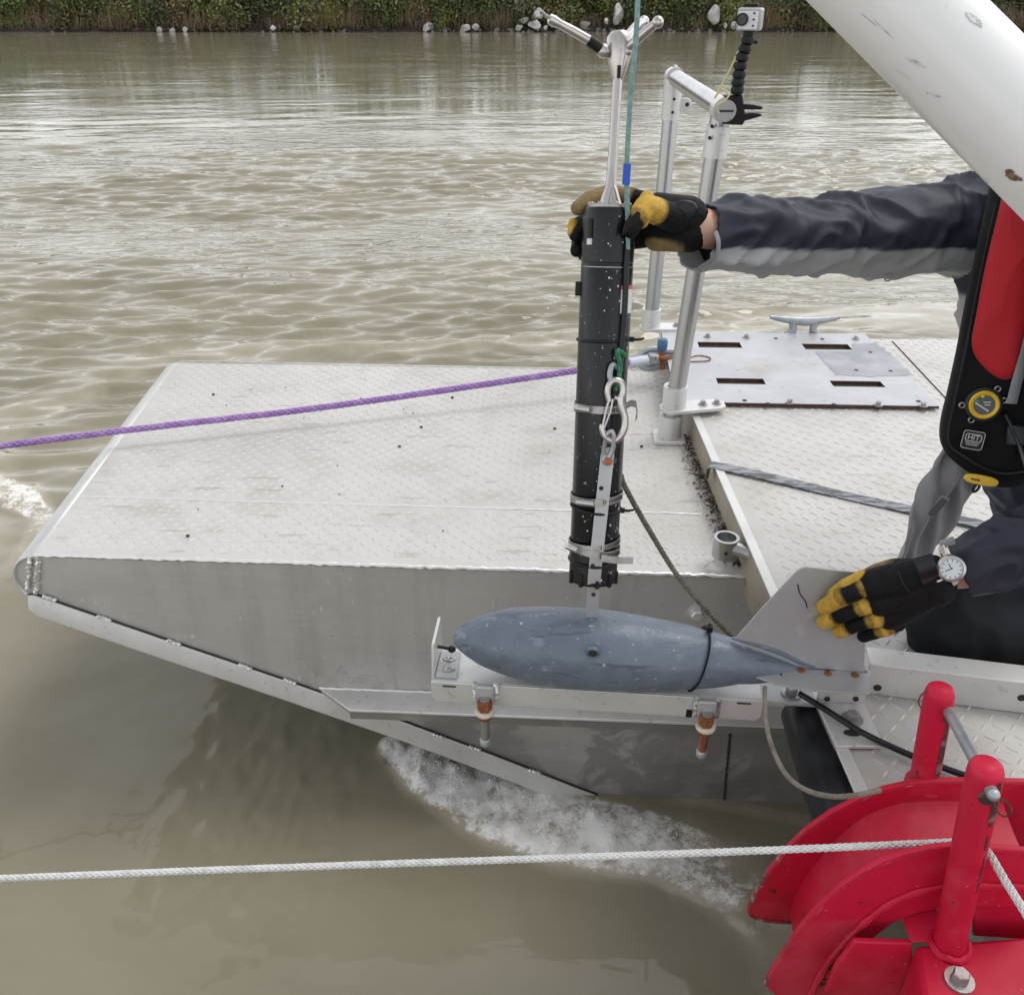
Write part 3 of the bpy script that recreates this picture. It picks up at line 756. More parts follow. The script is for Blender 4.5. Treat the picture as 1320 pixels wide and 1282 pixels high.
mb = MB()
for k in range(70):
    p = at_y(1245 + 90 * rg.random(), 2 + 30 * rg.random(), BY + .5); a = rg.normal(size=3) * np.array([.5, .2, .3])
    mb.tube([p, p + Vector(a) * .5, p + Vector(a)], [.012, .010, .004], 4)
o = mb.build('stick_pile', MATS['driftwood'], kind='stuff'); o['label'] = 'pile of bare sticks on the far bank right of the white boom'; o['category'] = 'sticks'

# ================================================================== pontoon (left hull)
LUG_V = None
def lugs(poly, z, pitch, ax, ay, ln=.0115, wd=.0027, ht=.0016, avoid=None, s0=0):
    """raised lens-shaped bars of treadplate inside a polygon, turned alternately"""
    P2 = [(Vector(p).dot(ax), Vector(p).dot(ay)) for p in poly]
    def inside(u, v):
        c = False; n = len(P2)
        for i in range(n):
            (x1, y1), (x2, y2) = P2[i], P2[(i + 1) % n]
            if (y1 > v) != (y2 > v) and u < (x2 - x1) * (v - y1) / (y2 - y1) + x1: c = not c
        return c
    u0, u1 = min(p[0] for p in P2), max(p[0] for p in P2); v0, v1 = min(p[1] for p in P2), max(p[1] for p in P2)
    mb = MB(); i = 0; u = u0
    while u < u1:
        v = v0; j = 0
        while v < v1:
            if inside(u, v) and not (avoid and avoid(u, v)):
                th = R(45) if (i + j) % 2 else R(-45)
                d = ax * math.cos(th) + ay * math.sin(th); e = ax * -math.sin(th) + ay * math.cos(th)
                c = ax * u + ay * v + V(0, 0, z)
                mb.add([c - d*ln, c - d*ln*.35 - e*wd, c + d*ln*.35 - e*wd, c + d*ln, c + d*ln*.35 + e*wd, c - d*ln*.35 + e*wd, c - d*ln*.5 + V(0,0,ht), c + d*ln*.5 + V(0,0,ht)],
                       [(0,1,6),(1,2,7,6),(2,3,7),(3,4,7),(4,5,6,7),(5,0,6)])
            v += pitch; j += 1
        u += pitch; i += 1
    return mb
EY = -HN                                                  # towards the far side of the pontoon
WID = ((FL - NL).dot(EY) + (FR - NR).dot(EY)) / 2
hull_thing = thing('pontoon', 'bare aluminium pontoon with pale treadplate deck and raked bow', 'boat', NL + V(0, 0, -ZL))
RIGHT = NR + EX * .75                                     # hull runs on under the work deck
SKEW = (FL - NL).dot(EX)                                  # the bow line is not quite square
nose_r = .066
mb = MB(); top = [NL, RIGHT, RIGHT + EY * WID, FL]
mb.prism([p + V(0,0,-.006) for p in top], V(0,0,.006))
deck1 = mb.build('deck_plate', MATS['alu_deck'], hull_thing)
seamA, seamB = at_z(105, 640, ZL), at_z(905, 663, ZL)
sv = (seamA.dot(EY), seamB.dot(EY))
lugs([NL + EX*.03 + EY*.02, NR + EX*.02 + EY*.02, FR + EX*.02 - EY*.01, FL + EX*.04 - EY*.01], ZL, .0205, EX, EY, .0098, .0021, .0014, avoid=lambda u, v: abs(v - (seamA.dot(EY) + (u - seamA.dot(EX)) * (sv[1]-sv[0]) / (seamB - seamA).dot(EX))) < .012).build('tread_lugs', MATS['alu_lug'], deck1, kind='stuff', smooth=0, fix=False)
def bead(a, b, r, n=60, wob=.0012, seedp=0):
    rn = random.Random(seedp); path = []; rad = []
    for i in range(n + 1):
        t = i / n; path.append(a.lerp(b, t) + Vector((rn.uniform(-wob, wob), rn.uniform(-wob, wob), rn.uniform(-wob, wob) * .5))); rad.append(r * (1 + .25 * math.sin(i * 2.4) + rn.uniform(-.12, .12)))
    return MB().tube(path, rad, 7)
bead(seamA, seamB, .0026, 120).build('weld_seam', MATS['weld'], deck1)
bead(NL + V(0,0,.0), RIGHT, .0045, 220, .0015, 4).build('edge_weld', MATS['weld'], deck1)
bead(FL, RIGHT + EY*WID, .0028, 160, .001, 5).build('edge_weld', MATS['alu_deck'], deck1)
# side profile in the hull plane
top_l = NL
rake = [hull(45, 764), hull(208, 820), hull(365, 873), hull(522, 928), hull(640, 972), hull(750, 1015)]
rk_dir = (rake[-1] - rake[0]).normalized()
end_b = rake[-1] + rk_dir * .9
end_b = end_b + V(0, 0, 0)
prof = [NL] + rake + [end_b, Vector((RIGHT.x, RIGHT.y, end_b.z)), RIGHT]
RAIL_Z = hull(600, 893).z
mid_l = None
def cut_profile(zlo, zhi):
    out = []; n = len(prof)
    def clip(poly, keep):
        res = []
        for i in range(len(poly)):
            a, b = poly[i], poly[(i+1) % len(poly)]; ka, kb = keep(a), keep(b)
            if ka >= 0: res.append(a)
            if ka * kb < 0: res.append(a.lerp(b, ka / (ka - kb)))
        return res
    return clip(clip(prof, lambda p: p.z - zlo), lambda p: zhi - p.z)
mb = MB(); mb.prism([p for p in cut_profile(RAIL_Z - .004, ZL - .002)], EY * .006)
side = mb.build('side_plate', MATS['alu_side'], hull_thing)
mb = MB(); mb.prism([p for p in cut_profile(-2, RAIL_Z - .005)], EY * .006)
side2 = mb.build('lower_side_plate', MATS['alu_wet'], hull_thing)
mb = MB(); mb.prism([p + EY * WID + (EX*SKEW if i == 0 else V(0,0,0)) for i, p in enumerate(prof)], EY * -.006)
mb.build('far_side_plate', MATS['alu_side'], hull_thing)
# raked bottom plate between the sides
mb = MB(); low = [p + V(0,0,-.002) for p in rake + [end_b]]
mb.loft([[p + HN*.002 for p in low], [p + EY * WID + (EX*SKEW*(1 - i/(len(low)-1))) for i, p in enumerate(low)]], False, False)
o = mb.build('rake_plate', MATS['hull_bottom_shade'], hull_thing); sm = o.modifiers.new('solid', 'SOLIDIFY'); sm.thickness = .006; sm.offset = 0
# rounded nose: half pipe across the bow
nc0 = NL + V(0,0,-nose_r) ; nc1 = FL + V(0,0,-nose_r)
out = -EX
r0, r1 = [], []
for k in range(17):
    a = R(90) + R(205) * k / 16
    for c, rr in ((nc0, r0), (nc1, r1)):
        rr.append(c + (EX * math.cos(a) + UPZ * math.sin(a)) * nose_r)
tail0 = rake[0] + V(0,0,-.018); 
r0.append(tail0); r1.append(tail0 + EY*WID + EX*SKEW)
mb = MB(); mb.loft([[p + HN*.004 for p in r0], r1], False, False)
o = mb.build('nose_plate', MATS['alu_bright'], hull_thing); sm = o.modifiers.new('solid', 'SOLIDIFY'); sm.thickness = .005; sm.offset = -1
mb = MB(); mb.prism([p - HN*.006 for p in r0[:-1]] + [rake[0] - HN*.006, NL - HN*.006], HN * .003)
mb.build('nose_end_cap', MATS['alu_side'], hull_thing)
bead(NL + HN*.002 + V(0,0,-.004) + EX*.01, rake[0] + HN*.002 + EX*.008 + V(0,0,.006), .006, 24, .003, 9).build('nose_weld', MATS['weld'], hull_thing)
bead(NL + HN*.002 + V(0,0,-.004) - EX*.012, rake[0] + HN*.002 - EX*.012 + V(0,0,.012), .005, 20, .003, 10).build('nose_weld', MATS['weld'], hull_thing)
# chine strip along the raked edge, its lower lip standing out
up_l = [rake[0] - rk_dir*.016 + V(0,0,-.008)] + [p.copy() for p in rake] + [rake[-1] + rk_dir*.15]
lo_px = [(38,778),(170,831),(339,894),(560,967),(650,1001),(725,1028)]
dn = []
for i, p in enumerate(up_l):
    q = p + V(0,0,-.046 - .004*(i/6) if i else -.026) ; dn.append(q)
rings = []
for a, b in zip(up_l, dn):
    rings.append([a + HN*.001, a + HN*.007 + V(0,0,-.002), b + HN*.018, b + HN*.018 + V(0,0,-.006), b + HN*.001 + V(0,0,-.006)])
mb = MB(); mb.loft(rings); mb.build('chine_strip', MATS['alu_bright'], hull_thing, bevel=.002)
mb = MB()
for a, b in zip(up_l[:-1], up_l[1:]): mb.tube([a + HN*.006 + V(0,0,.001), b + HN*.006 + V(0,0,.001)], .0014, 5)
mb.build('chine_joint', MATS['dark_gap'], hull_thing)
for px, py in ((66,769),(136,795),(226,826),(317,857),(375,876),(567,946),(612,962),(690,992)):
    c = hull(px, py); bead(c - rk_dir*.016 + HN*.006, c + rk_dir*.016 + HN*.006, .0045, 10, .001, px).build('stitch_weld', MATS['weld'], hull_thing)
# vertical weld seams on the side
a, b = hull(941, 945), hull(934, 1035)
bead(a + HN*.001, b + HN*.001 + V(0,0,-.05), .003, 40, .0006, 3).build('seam_weld', MATS['dark_gap'], hull_thing)
# rub rail: a ledge standing 7 cm out of the side
RW = .070
ra = hull(413, 890); ra.z = RAIL_Z; rb = hull(1085, 900); rb.z = RAIL_Z
rc = ra + EX * .085
mb = MB(); mb.prism([ra + HN*.002, rb + HN*.002, rb + HN*RW, rc + HN*RW], V(0,0,-.008))
mb.build('rub_rail', MATS['alu_bright'], hull_thing, bevel=.002)
mb = MB(); mb.prism([rc + HN*RW + V(0,0,-.0085), rb + HN*RW + V(0,0,-.0085), rb + HN*(RW-.006) + V(0,0,-.0085), rc + HN*(RW-.006) + V(0,0,-.0085)], V(0,0,-.018))
mb.build('rub_rail_lip', MATS['alu_wet'], hull_thing)
mb = MB(); mb.prism([ra + HN*.002 + V(0,0,-.0085), rc + HN*RW + V(0,0,-.0085), rc + HN*.002 + V(0,0,-.0085) + EX*.10, rc + HN*.002 + EX*.02 + V(0,0,-.030)], V(0,0,-.003))
mb.build('rail_gusset', MATS['alu_side'], hull_thing)
bead(ra + HN*.003 + V(0,0,.002), rb + HN*.003 + V(0,0,.002), .0035, 120, .001, 8).build('rail_weld', MATS['weld'], hull_thing)
# bright bolt on the side under the deck edge
c = hull(898, 789); mb = MB(); mb.cyl(c, c + HN*.003, .020, 20); mb.lathe(c + HN*.003, HN, [(0, .014), (.011, .014), (.014, .011)], 6)
mb.build('bolt', MATS['alu_bright'], hull_thing)
# ground-off weld marks above the rail
mb = MB()
for k in range(150):
    u_ = random.random(); top_ = 858 + 14*abs(math.sin(u_*9)) + 6*random.random(); c = hull(402 + 108*u_, top_ + (890 - top_)*random.random()**.7)
    mb.ball(c + HN*.0006, random.uniform(.004, .008), 7, 4, (1, .05, 1.5), (EX, HN, UPZ))
o = mb.build('grind_marks', mat('ground_alu', (.52,.51,.49), .4, .3, layers=[dict(scale=40, lo=.4, hi=.65, col=(.42,.41,.39), fac=.8)]), hull_thing, kind='stuff')

# ================================================================== work deck (right, raised)
LA, LB, LC = at_z(893, 535, ZR), at_z(1000, 760, ZR), at_z(1099, 1010, ZR)
LDIR = (LC - LA).normalized()                             # along the deck's left edge, towards the camera
LFAR = LA - LDIR * ((LA - at_z(850, 436, ZR)).length)
LNEAR = LC + LDIR * .035
DFAR = at_z(1235, 437, ZR)
FDIR = (DFAR - LFAR).normalized()
work = thing('work_deck', 'raised aluminium treadplate work deck beside the pontoon', 'boat deck', LA + V(0,0,-ZR))
c_r, c_n = LFAR + FDIR * 3.2, LNEAR + V(2.6, 0, 0)
mb = MB(); mb.prism([p + V(0,0,-.006) for p in (LFAR, c_r, c_n, LNEAR)], V(0,0,.006))
wd = mb.build('deck_plate', MATS['alu_deck'], work)
LN = Vector((-LDIR.y, LDIR.x, 0)); LN = LN if LN.x < 0 else -LN    # out of the left edge
ins = -LN
ddx = ins; ddy = -LDIR
vis_r = LFAR + FDIR * 2.0
lugs([LFAR + ins*.03, vis_r, LNEAR + V(1.3,.01,0), LNEAR + ins*.03 + V(0,.015,0)], ZR, .0235, ddx, ddy, .0115, .0025, .0015).build('tread_lugs', MATS['alu_lug'], wd, kind='stuff', smooth=0, fix=False)
mb = MB(); a, b = at_z(1150, 440, ZR), at_z(1240, 536, ZR); s_ = (b-a).normalized(); n_ = Vector((-s_.y, s_.x, 0))*.002
mb.prism([a-n_+V(0,0,.0005), b-n_+V(0,0,.0005), b+n_+V(0,0,.0005), a+n_+V(0,0,.0005)], V(0,0,.0012)); mb.build('plate_joint', MATS['dark_gap'], wd)
# coaming: the tan upright between the two decks, and its pale lip
mb = MB(); mb.prism([LFAR, LNEAR, LNEAR + V(0,0,-.115), LFAR + V(0,0,-.115)], ins * .005)
mb.build('coaming', MATS['coaming'], work)
mb = MB(); mb.prism([LFAR + LN*.004 + V(0,0,.0005), LNEAR + LN*.004 + V(0,0,.0005), LNEAR + ins*.016 + V(0,0,.0005), LFAR + ins*.016 + V(0,0,.0005)], V(0,0,.004))
mb.build('edge_lip', MATS['alu_bright'], work, bevel=.0012)
q0 = at_z(985, 795, ZR - .10)
base_l = LB + LDIR * .02
mb = MB(); mb.prism([p_ + ins*.42 for p_ in (LB - LDIR*.05 + V(0,0,-.008), LNEAR + V(0,0,-.008), LNEAR + V(0,0,-.95), LB - LDIR*.05 + V(0,0,-.95))], ins * 1.6)
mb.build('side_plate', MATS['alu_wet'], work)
# rubber fender below the edge, from the cradle towards the camera
fa = LB + LDIR * ((at_z(1052, 893, ZR) - LB).dot(LDIR)); fb = LNEAR
off = LN * .030 + V(0,0,-.045)
rings = []
for p in (fa, fb):
    ring = []
    for k in range(13):
        a = R(-90) + R(180) * k / 12
        ring.append(p + off + LN * (.030 * math.cos(a)) + UPZ * (.034 * math.sin(a)))
    ring += [p + off + UPZ*.034 - LN*.028, p + off - UPZ*.034 - LN*.028]
    rings.append(ring)
MB().loft(rings).build('rubber_fender', MATS['black_rubber'], work)
mb = MB(); mb.prism([fa + LN*.003 + V(0,0,-.008), fb + LN*.003 + V(0,0,-.008), fb + LN*.003 + V(0,0,-.115), fa + LN*.003 + V(0,0,-.115)], LN*.004); mb.build('fender_backing', MATS['black_rubber'], work)
# pipe socket on the edge
sc_ = at_z(937, 692, ZR - .004); st = at_z(968, 702, ZR - .004)
mb = MB(); prof_ = [(-.045, .027), (.0, .027), (.0, .0205), (-.044, .0205)]
n = 28; rings = []
for z, r_ in prof_ + [prof_[0]]: rings.append([sc_ + V(r_*math.cos(6.2832*k/n), r_*math.sin(6.2832*k/n), z) for k in range(n)])
sk = mb.loft(rings, False).build('pipe_socket', MATS['alu_pipe'], work)
mb = MB(); d_ = (st - sc_); d_.z = 0; d_.normalize(); k_ = (LB - sc_).dot(LN) / d_.dot(LN) + .004; mb.tube([sc_ + d_*.022 + V(0,0,-.020), sc_ + d_*(k_*.6) + V(0,0,-.020), sc_ + d_*k_ + V(0,0,-.022)], [.017,.0145,.0165], 14)
mb.build('socket_arm', MATS['alu_pipe'], sk)
mb = MB()
for a in (-100, -55): 
    d = V(math.cos(R(a)), math.sin(R(a)), 0); c = sc_ + d*.0268 + V(0,0,-.024); mb.cyl(c, c + d*.002, .0035, 10)
mb.build('set_screw', MATS['dark_gap'], sk)
# leaf litter caught in the corner
mb = MB(); rl = random.Random(3)
for k in range(900):
    t = rl.random() ** .8; p = LA.lerp(LB, t * .80 - .03) + LN * (.004 + abs(rl.gauss(0, .017))); p.z = ZL + .002 + rl.random() * .006
    a = rl.random() * 6.28; l = .002 + .006 * rl.random() ** 2; d = V(math.cos(a), math.sin(a), rl.uniform(-.3,.5)) * l; e = V(-math.sin(a), math.cos(a), rl.uniform(-.3,.3)) * l * .45
    mb.add([p-d, p-e*1.0, p+d, p+e], [(0,1,2,3)])
o = mb.build('leaf_litter', MATS['debris'], kind='stuff', fix=False, smooth=0); o['label'] = 'brown leaf litter caught in the corner between pontoon and work deck'; o['category'] = 'leaf litter'
mb = MB()
for k in range(30):
    p = NL + EX * (.1 + 1.35 * rl.random()) + EY * (.05 + 1.0 * rl.random()); p.z = ZL + .002; s = .001 + .0022 * rl.random()
    mb.ball(p, s, 6, 4, (1, .8, .6))
for px, py in ((275, 508),(583, 512),(543,550),(242,690),(515,575),(715,552),(827,575)): mb.ball(at_z(px, py, ZL + .003), .005, 6, 4, (1,.8,.6))
o = mb.build('grit', MATS['debris'], kind='stuff'); o['label'] = 'dark grit scattered over the pontoon deck'; o['category'] = 'grit'

# the boat's deck, unseen behind the camera; added to block light under the pontoon
rd = [V(-.5, -2.6, ZR - .006), V(3.4, -2.6, ZR - .006), V(3.4, -.35, ZR - .006), V(-.5, -.35, ZR - .006)]
MB().prism(rd, V(0, 0, .006)).build('added_rear_deck_plate', MATS['alu_deck'], work)
MB().prism([V(-.5, -.358, ZR - .008), V(3.4, -.358, ZR - .008), V(3.4, -.358, -.3), V(-.5, -.358, -.3)], V(0, -.006, 0)).build('added_rear_side_plate', MATS['alu_wet'], work)
MB().prism([V(-.492, -.37, ZR - .008), V(-.492, -2.6, ZR - .008), V(-.492, -2.6, -.3), V(-.492, -.37, -.3)], V(.006, 0, 0)).build('added_rear_side_plate', MATS['alu_wet'], work)
MB().prism([LNEAR + V(.5, .0, -.008), LNEAR + V(2.6, .0, -.008), V(3.4, -.35, ZR - .008), V(1.3, -.35, ZR - .008)], V(0, 0, -.04)).build('added_deck_link', MATS['alu_side'], work)
# ================================================================== mounting plate on the work deck
pz = ZR + .006
PA, PB, PC, PD = at_z(852, 430, pz), at_z(1114, 433, pz), at_z(1210, 527, pz), at_z(872, 521, pz)
plate = thing('mounting_plate', 'scuffed flat aluminium mounting plate with four slots bolted to the work deck', 'plate', PD)
def bil(u, v, z=None):
    p = (PD.lerp(PC, u)).lerp(PA.lerp(PB, u), v); p = p.copy()
    if z is not None: p.z = z
    return p
slots = []
for px, py, w in ((927, 447, 52), (1065, 450, 54), (954, 494, 58), (1104, 498, 60)):
    slots.append((at_z(px - w/2, py - 3, 0), px, py, w))
# plate cut by hand into strips round the slots
def uv_of(px, py):
    q = at_z(px, py, pz); bu = bv = .5
    for _ in range(30):
        p = bil(bu, bv); e = q - p
        du = (bil(bu + .01, bv) - p) / .01; dv = (bil(bu, bv + .01) - p) / .01
        det = du.x*dv.y - du.y*dv.x
        bu += (e.x*dv.y - e.y*dv.x) / det; bv += (du.x*e.y - du.y*e.x) / det
    return bu, bv
S = []
for px, py, w in ((927, 447.5, 52), (1065, 450, 54), (954, 494.5, 58), (1104, 498, 60)):
    u0, v0 = uv_of(px - w/2, py + 3.2); u1, v1 = uv_of(px + w/2, py - 3.2); S.append((u0, u1, min(v0, v1), max(v0, v1)))
us = sorted({0, 1, *[a for s in S for a in s[:2]]}); vs_ = sorted({0, 1, *[a for s in S for a in s[2:]]})
mb = MB()
def in_slot(u, v): return any(a < u < b and c < v < d for a, b, c, d in S)
T = .008
for i in range(len(us)-1):
    for j in range(len(vs_)-1):
        if in_slot((us[i]+us[i+1])/2, (vs_[j]+vs_[j+1])/2): continue
        q = [bil(us[i], vs_[j]), bil(us[i+1], vs_[j]), bil(us[i+1], vs_[j+1]), bil(us[i], vs_[j+1])]
        mb.add([p + V(0,0,T) for p in q], [(0,1,2,3)])
mb.build('plate', MATS['alu_plate'], plate, smooth=0, fix=False)
mb = MB(); q = [PD, PC, PB, PA]; mb.loft([[p for p in q], [p + V(0,0,T) for p in q]], False)
for a, b, c, d in S:
    q = [bil(a, c), bil(b, c), bil(b, d), bil(a, d)]; mb.loft([[p + V(0,0,-.004) for p in q], [p + V(0,0,T) for p in q]], False)
mb.build('plate_edge', MATS['rust_edge'], plate, smooth=0)
for a, b, c, d in S: MB().add([bil(a, c) - V(0,0,.003), bil(b, c) - V(0,0,.003), bil(b, d) - V(0,0,.003), bil(a, d) - V(0,0,.003)], [(0,1,2,3)]).build('slot_floor', MATS['dark_gap'], plate, fix=False)  # near-black sheet closing the bottom of each slot
mb = MB(); q_px = []; pts_ = [(1050,456),(1098,455.5),(1097,446.5),(1128,445),(1142,455),(1158,470),(1176,487),(1120,489),(1076,487),(1064,473)]
for i_ in range(len(pts_)):
    a_, b_ = pts_[i_], pts_[(i_+1) % len(pts_)]
    for j_ in range(5):
        q_px.append((a_[0]+(b_[0]-a_[0])*j_/5 + random.uniform(-2.2,2.2)*(i_ not in (0,1)), a_[1]+(b_[1]-a_[1])*j_/5 + random.uniform(-.7,.7)*(i_ not in (0,1))))
q = [uv_of(*p) for p in q_px]
mb.add([bil(u, v) + V(0,0,T + .0006) for u, v in q], [tuple(range(len(q)))]); mb.build('bare_patch', MATS['alu_dark_patch'], plate, fix=False)
for px, py in ((1018, 519), (1132, 522), (1190, 523), (912, 434), (962, 435), (1103, 437)):
    MB().hexbolt(at_z(px, py, pz + T), UPZ, .0075, .009).build('bolt', MATS['steel_dull'], plate)
mb = MB()
for px, py in ((1104, 477), (1148, 478), (1122, 454), (990, 520), (1075, 521), (960, 516), (1184, 517), (1000, 436), (1060, 437)):
    c = at_z(px, py, pz + T + .0004); MB().cyl(c, c + V(0,0,.0006), .0065, 12).build('drilled_hole', MATS['dark_gap'], plate)

# ================================================================== cleat
c0 = at_z(1034, 431, ZR + .003); ex = FDIR.copy()
cl = thing('cleat', 'grey horn cleat on the far edge of the work deck', 'cleat', c0)
L_ = .115; mb = MB()
pts = []; rad = []
for k in range(15):
    t = -1 + 2*k/14; pts.append(c0 + ex*(t*L_) + V(0,0,.046 + .014*abs(t)**1.6)); rad.append(.0165*(1 - .62*abs(t)**1.3))
mb.tube(pts, rad, 12); mb.build('horn', MATS['galv'], cl)
for s in (-1, 1):
    MB().tube([c0 + ex*(s*.042) + V(0,0,.0), c0 + ex*(s*.033) + V(0,0,.02), c0 + ex*(s*.038) + V(0,0,.046)], [.018,.0125,.014], 12).build('leg', MATS['galv'], cl)
MB().box(c0 + V(0,0,.003), (.115, .03, .007), (ex, Vector((-ex.y, ex.x, 0)), UPZ)).build('foot', MATS['galv'], cl, bevel=.002)

# ================================================================== hand rail frame
rail = thing('hand_rail', 'silver pipe hand rail frame standing between pontoon and work deck', 'hand rail', at_z(862, 566, ZL))
Yf = at_z(862, 566, ZL).y; Yb = at_z(838, 428, ZR).y
pf0, pf1 = at_y(862, 566, Yf), at_y(929, 150, Yf); pb0, pb1 = at_y(838, 426, Yb), at_y(869, 100, Yb)
RP = .0235
MB().tube([pf0 + V(0,0,.004), pf1], RP, 20).build('post', MATS['alu_pipe'], rail)
MB().tube([pb0 + V(0,0,.004), pb1 + (pb1-pb0).normalized()*-.01], RP, 20).build('post', MATS['alu_pipe'], rail)
ra_, rb_ = at_y(870, 100, Yb), at_y(934, 142, Yf - .02)
rdv = (rb_-ra_).normalized()
tr = MB().tube([ra_ - rdv*.02, rb_ + rdv*.01], RP*.98, 20).build('top_rail', MATS['alu_pipe'], rail)
MB().cyl(rb_ + rdv*.008, rb_ + rdv*.016, RP*1.0, 24).build('end_plug', MATS['alu_plate'], tr)
MB().box(rb_ + rdv*.0165, (.034, .002, .004), (rdv.cross(UPZ).normalized(), rdv, UPZ)).build('plug_slot', MATS['dark_gap'], tr)
MB().tube([rb_ - rdv*.030, rb_ + rdv*.010], RP*1.22, 22).build('collar', MATS['alu_bright'], tr)
MB().tube([ra_ - rdv*.024, ra_ + rdv*.012], RP*1.20, 22).build('collar', MATS['alu_bright'], tr)
MB().ball(ra_ - rdv*.012 + V(0,0,RP*1.0), .010, 10, 6).build('cap_screw', MATS['steel_dull'], tr)
def along(a, b, px, py, Y): return at_y(px, py, Y)
fdir = (pf1-pf0).normalized(); bdir = (pb1-pb0).normalized()
def collar(c, d, h, r, nm='collar', m='alu_bright'):
    MB().lathe(c - d*(h/2), d, [(0, r), (h, r), (h, RP*.9), (0, RP*.9), (0, r)], 24, False).build(nm, MATS[m], rail)
collar(pf1 - fdir*.055, fdir, .07, RP*1.2); collar(pb1 - bdir*.06, bdir, .11, RP*1.2)
# lug with a hole on the far post
lc = at_y(884, 135, Yb - .01); mb = MB(); e1 = V(1,0,0)
ring = [lc + V(.018*math.cos(R(a)), 0, .018*math.sin(R(a))) for a in range(-90, 91, 15)] + [lc + V(-.03, 0, .018), lc + V(-.03, 0, -.018)]
mb.prism(ring, V(0, .008, 0)); mb.build('lug', MATS['alu_bright'], rail, bevel=.0015)
mb = MB(); mb.cyl(lc + V(.004,-.0012,0), lc + V(.004,.0,0), .006, 12); mb.build('lug_hole', MATS['dark_gap'], rail)
mb = MB()
for (px, py, Y, dd) in ((918, 163, Yf, fdir), (915, 178, Yf, fdir), (869, 128, Yb, bdir), (867, 145, Yb, bdir)):
    c = at_y(px, py, Y - RP*1.22); MB().cyl(c + V(0,.004,0), c + V(0,-.002,0), .0042, 10).build('set_screw', MATS['dark_gap'], rail)
# flanges
def flange(c, ext, nm='flange'):
    """a collar with a flat tongue bolted to the mounting plate"""
    MB().lathe(c + V(0,0,.0), UPZ, [(0, RP*1.36), (.065, RP*1.36), (.065, RP*.9), (0, RP*.9), (0, RP*1.36)], 26, False).build('socket', MATS['alu_bright'], rail)
    mb = MB(); ring = [c + V(RP*1.6*math.cos(R(a)), RP*1.6*math.sin(R(a)), 0) for a in range(90, 271, 15)]
    e = ext; w = RP*1.3
    ring += [c + e - V(.01, w, 0) , c + e + V(.012, -w*.6, 0), c + e + V(.012, w*.6, 0), c + e + V(-.01, w, 0)]
    mb.prism([p + V(0,0,-.004) for p in ring], V(0,0,.010)); o = mb.build(nm, MATS['alu_bright'], rail, bevel=.0015)
    for t in (.62, .92): MB().hexbolt(c + e*t + V(0,0,.006), UPZ, .0075, .009).build('bolt', MATS['steel_dull'], o)
cf = at_y(871, 508, Yf + .0); cf = pf0 + fdir * ((ZR + .018 - pf0.z)/fdir.z)
flange(Vector((cf.x, cf.y, ZR + .018)), V(.13, .02, 0))
cb = Vector((pb0.x, pb0.y, ZR + .016)); flange(cb, V(.14, .0, 0))
MB().lathe(pf0, UPZ, [(.0, RP*1.36), (.075, RP*1.36), (.075, RP*.9), (0, RP*.9), (0, RP*1.36)], 26, False).build('socket', MATS['alu_bright'], rail)
b_ = MB().box(pf0 + V(0,0,.006), (.085, .085, .012), (EX, EY, UPZ)).build('base_flange', MATS['alu_bright'], rail, bevel=.003)

# ================================================================== flexible camera mount and small camera
jc = at_y(948, 143, Yf - .04)
fm = thing('camera_mount', 'black jointed goose neck clamp on the hand rail corner', 'camera mount', jc)
k = .001 * Yf / 1.0
def q(px, py, Y=Yf - .035): return at_y(px, py, Y)
MB().prism([q(934,124), q(958,122), q(960,140), q(962,152), q(958,162), q(930,160), q(938,152), q(940,136)], V(0,.035,0)).build('clamp_body', MATS['black_matte'], fm, bevel=.004)
for pts in (((956,134),(972,135),(984,138),(983,141),(970,142),(956,141)), ((954,148),(968,146),(982,147),(982,150),(968,154),(954,158))):
    MB().prism([q(*p) for p in pts], V(0,.03,0)).build('jaw', MATS['black_matte'], fm, bevel=.002)
arm = [q(950,122), q(951,112), q(952,102), q(954,91), q(955,80), q(958,69), q(962,58), q(964,50)]
for i, p in enumerate(smooth_path(arm, 1)[:-1]):
    nx = arm[i+1]; d = (nx-p).normalized()
    MB().lathe(p, d, [(0, .009), (.003, .014), (.011, .0155), (.017, .013), ((nx-p).length*1.02, .009)], 16).build('joint', MATS['black_plastic'] if False else MATS['black_matte'], fm)
MB().box(q(964, 44), (.022, .02, .022)).build('tripod_head', MATS['black_matte'], fm, bevel=.004)
MB().cyl(q(970, 52), q(976, 55), .004, 8).build('lever', MATS['black_matte'], fm)
gc = q(967, 25)
gp = thing('action_camera', 'small pale grey action camera in a housing on the goose neck', 'camera', q(966, 40))
ax = (V(.90, -.43, 0).normalized(), V(.43, .90, 0).normalized(), UPZ)
kk = 2.05/1150
MB().box(gc, (.052, .034, .044), ax).build('housing', MATS['camera_grey'], gp, bevel=.005)
fl_ = gc - ax[0]*.029
MB().box(gc - ax[1]*.018 + ax[2]*-.002, (.041, .003, .034), ax).build('front_plate', MATS['sticker'], gp, bevel=.001)
MB().box(gc + ax[2]*.027, (.030, .014, .006), ax).build('latch', MATS['black_matte'], gp, bevel=.002)
lp = gc - ax[1]*.0195 - ax[0]*.012
MB().lathe(lp, -ax[1], [(0, .0125), (.006, .0125), (.006, .010), (.003, .010)], 24).build('lens_ring', MATS['black_matte'], gp)
MB().cyl(lp, lp - ax[1]*.004, .0098, 20).build('lens', MATS['lens_glass'], gp)
for j in range(3): MB().cyl(gc - ax[1]*.0205 + ax[0]*.012 + ax[2]*(.012 - .012*j), gc - ax[1]*.0225 + ax[0]*.012 + ax[2]*(.012 - .012*j), .0022, 8).build('screw', MATS['dark_gap'], gp)
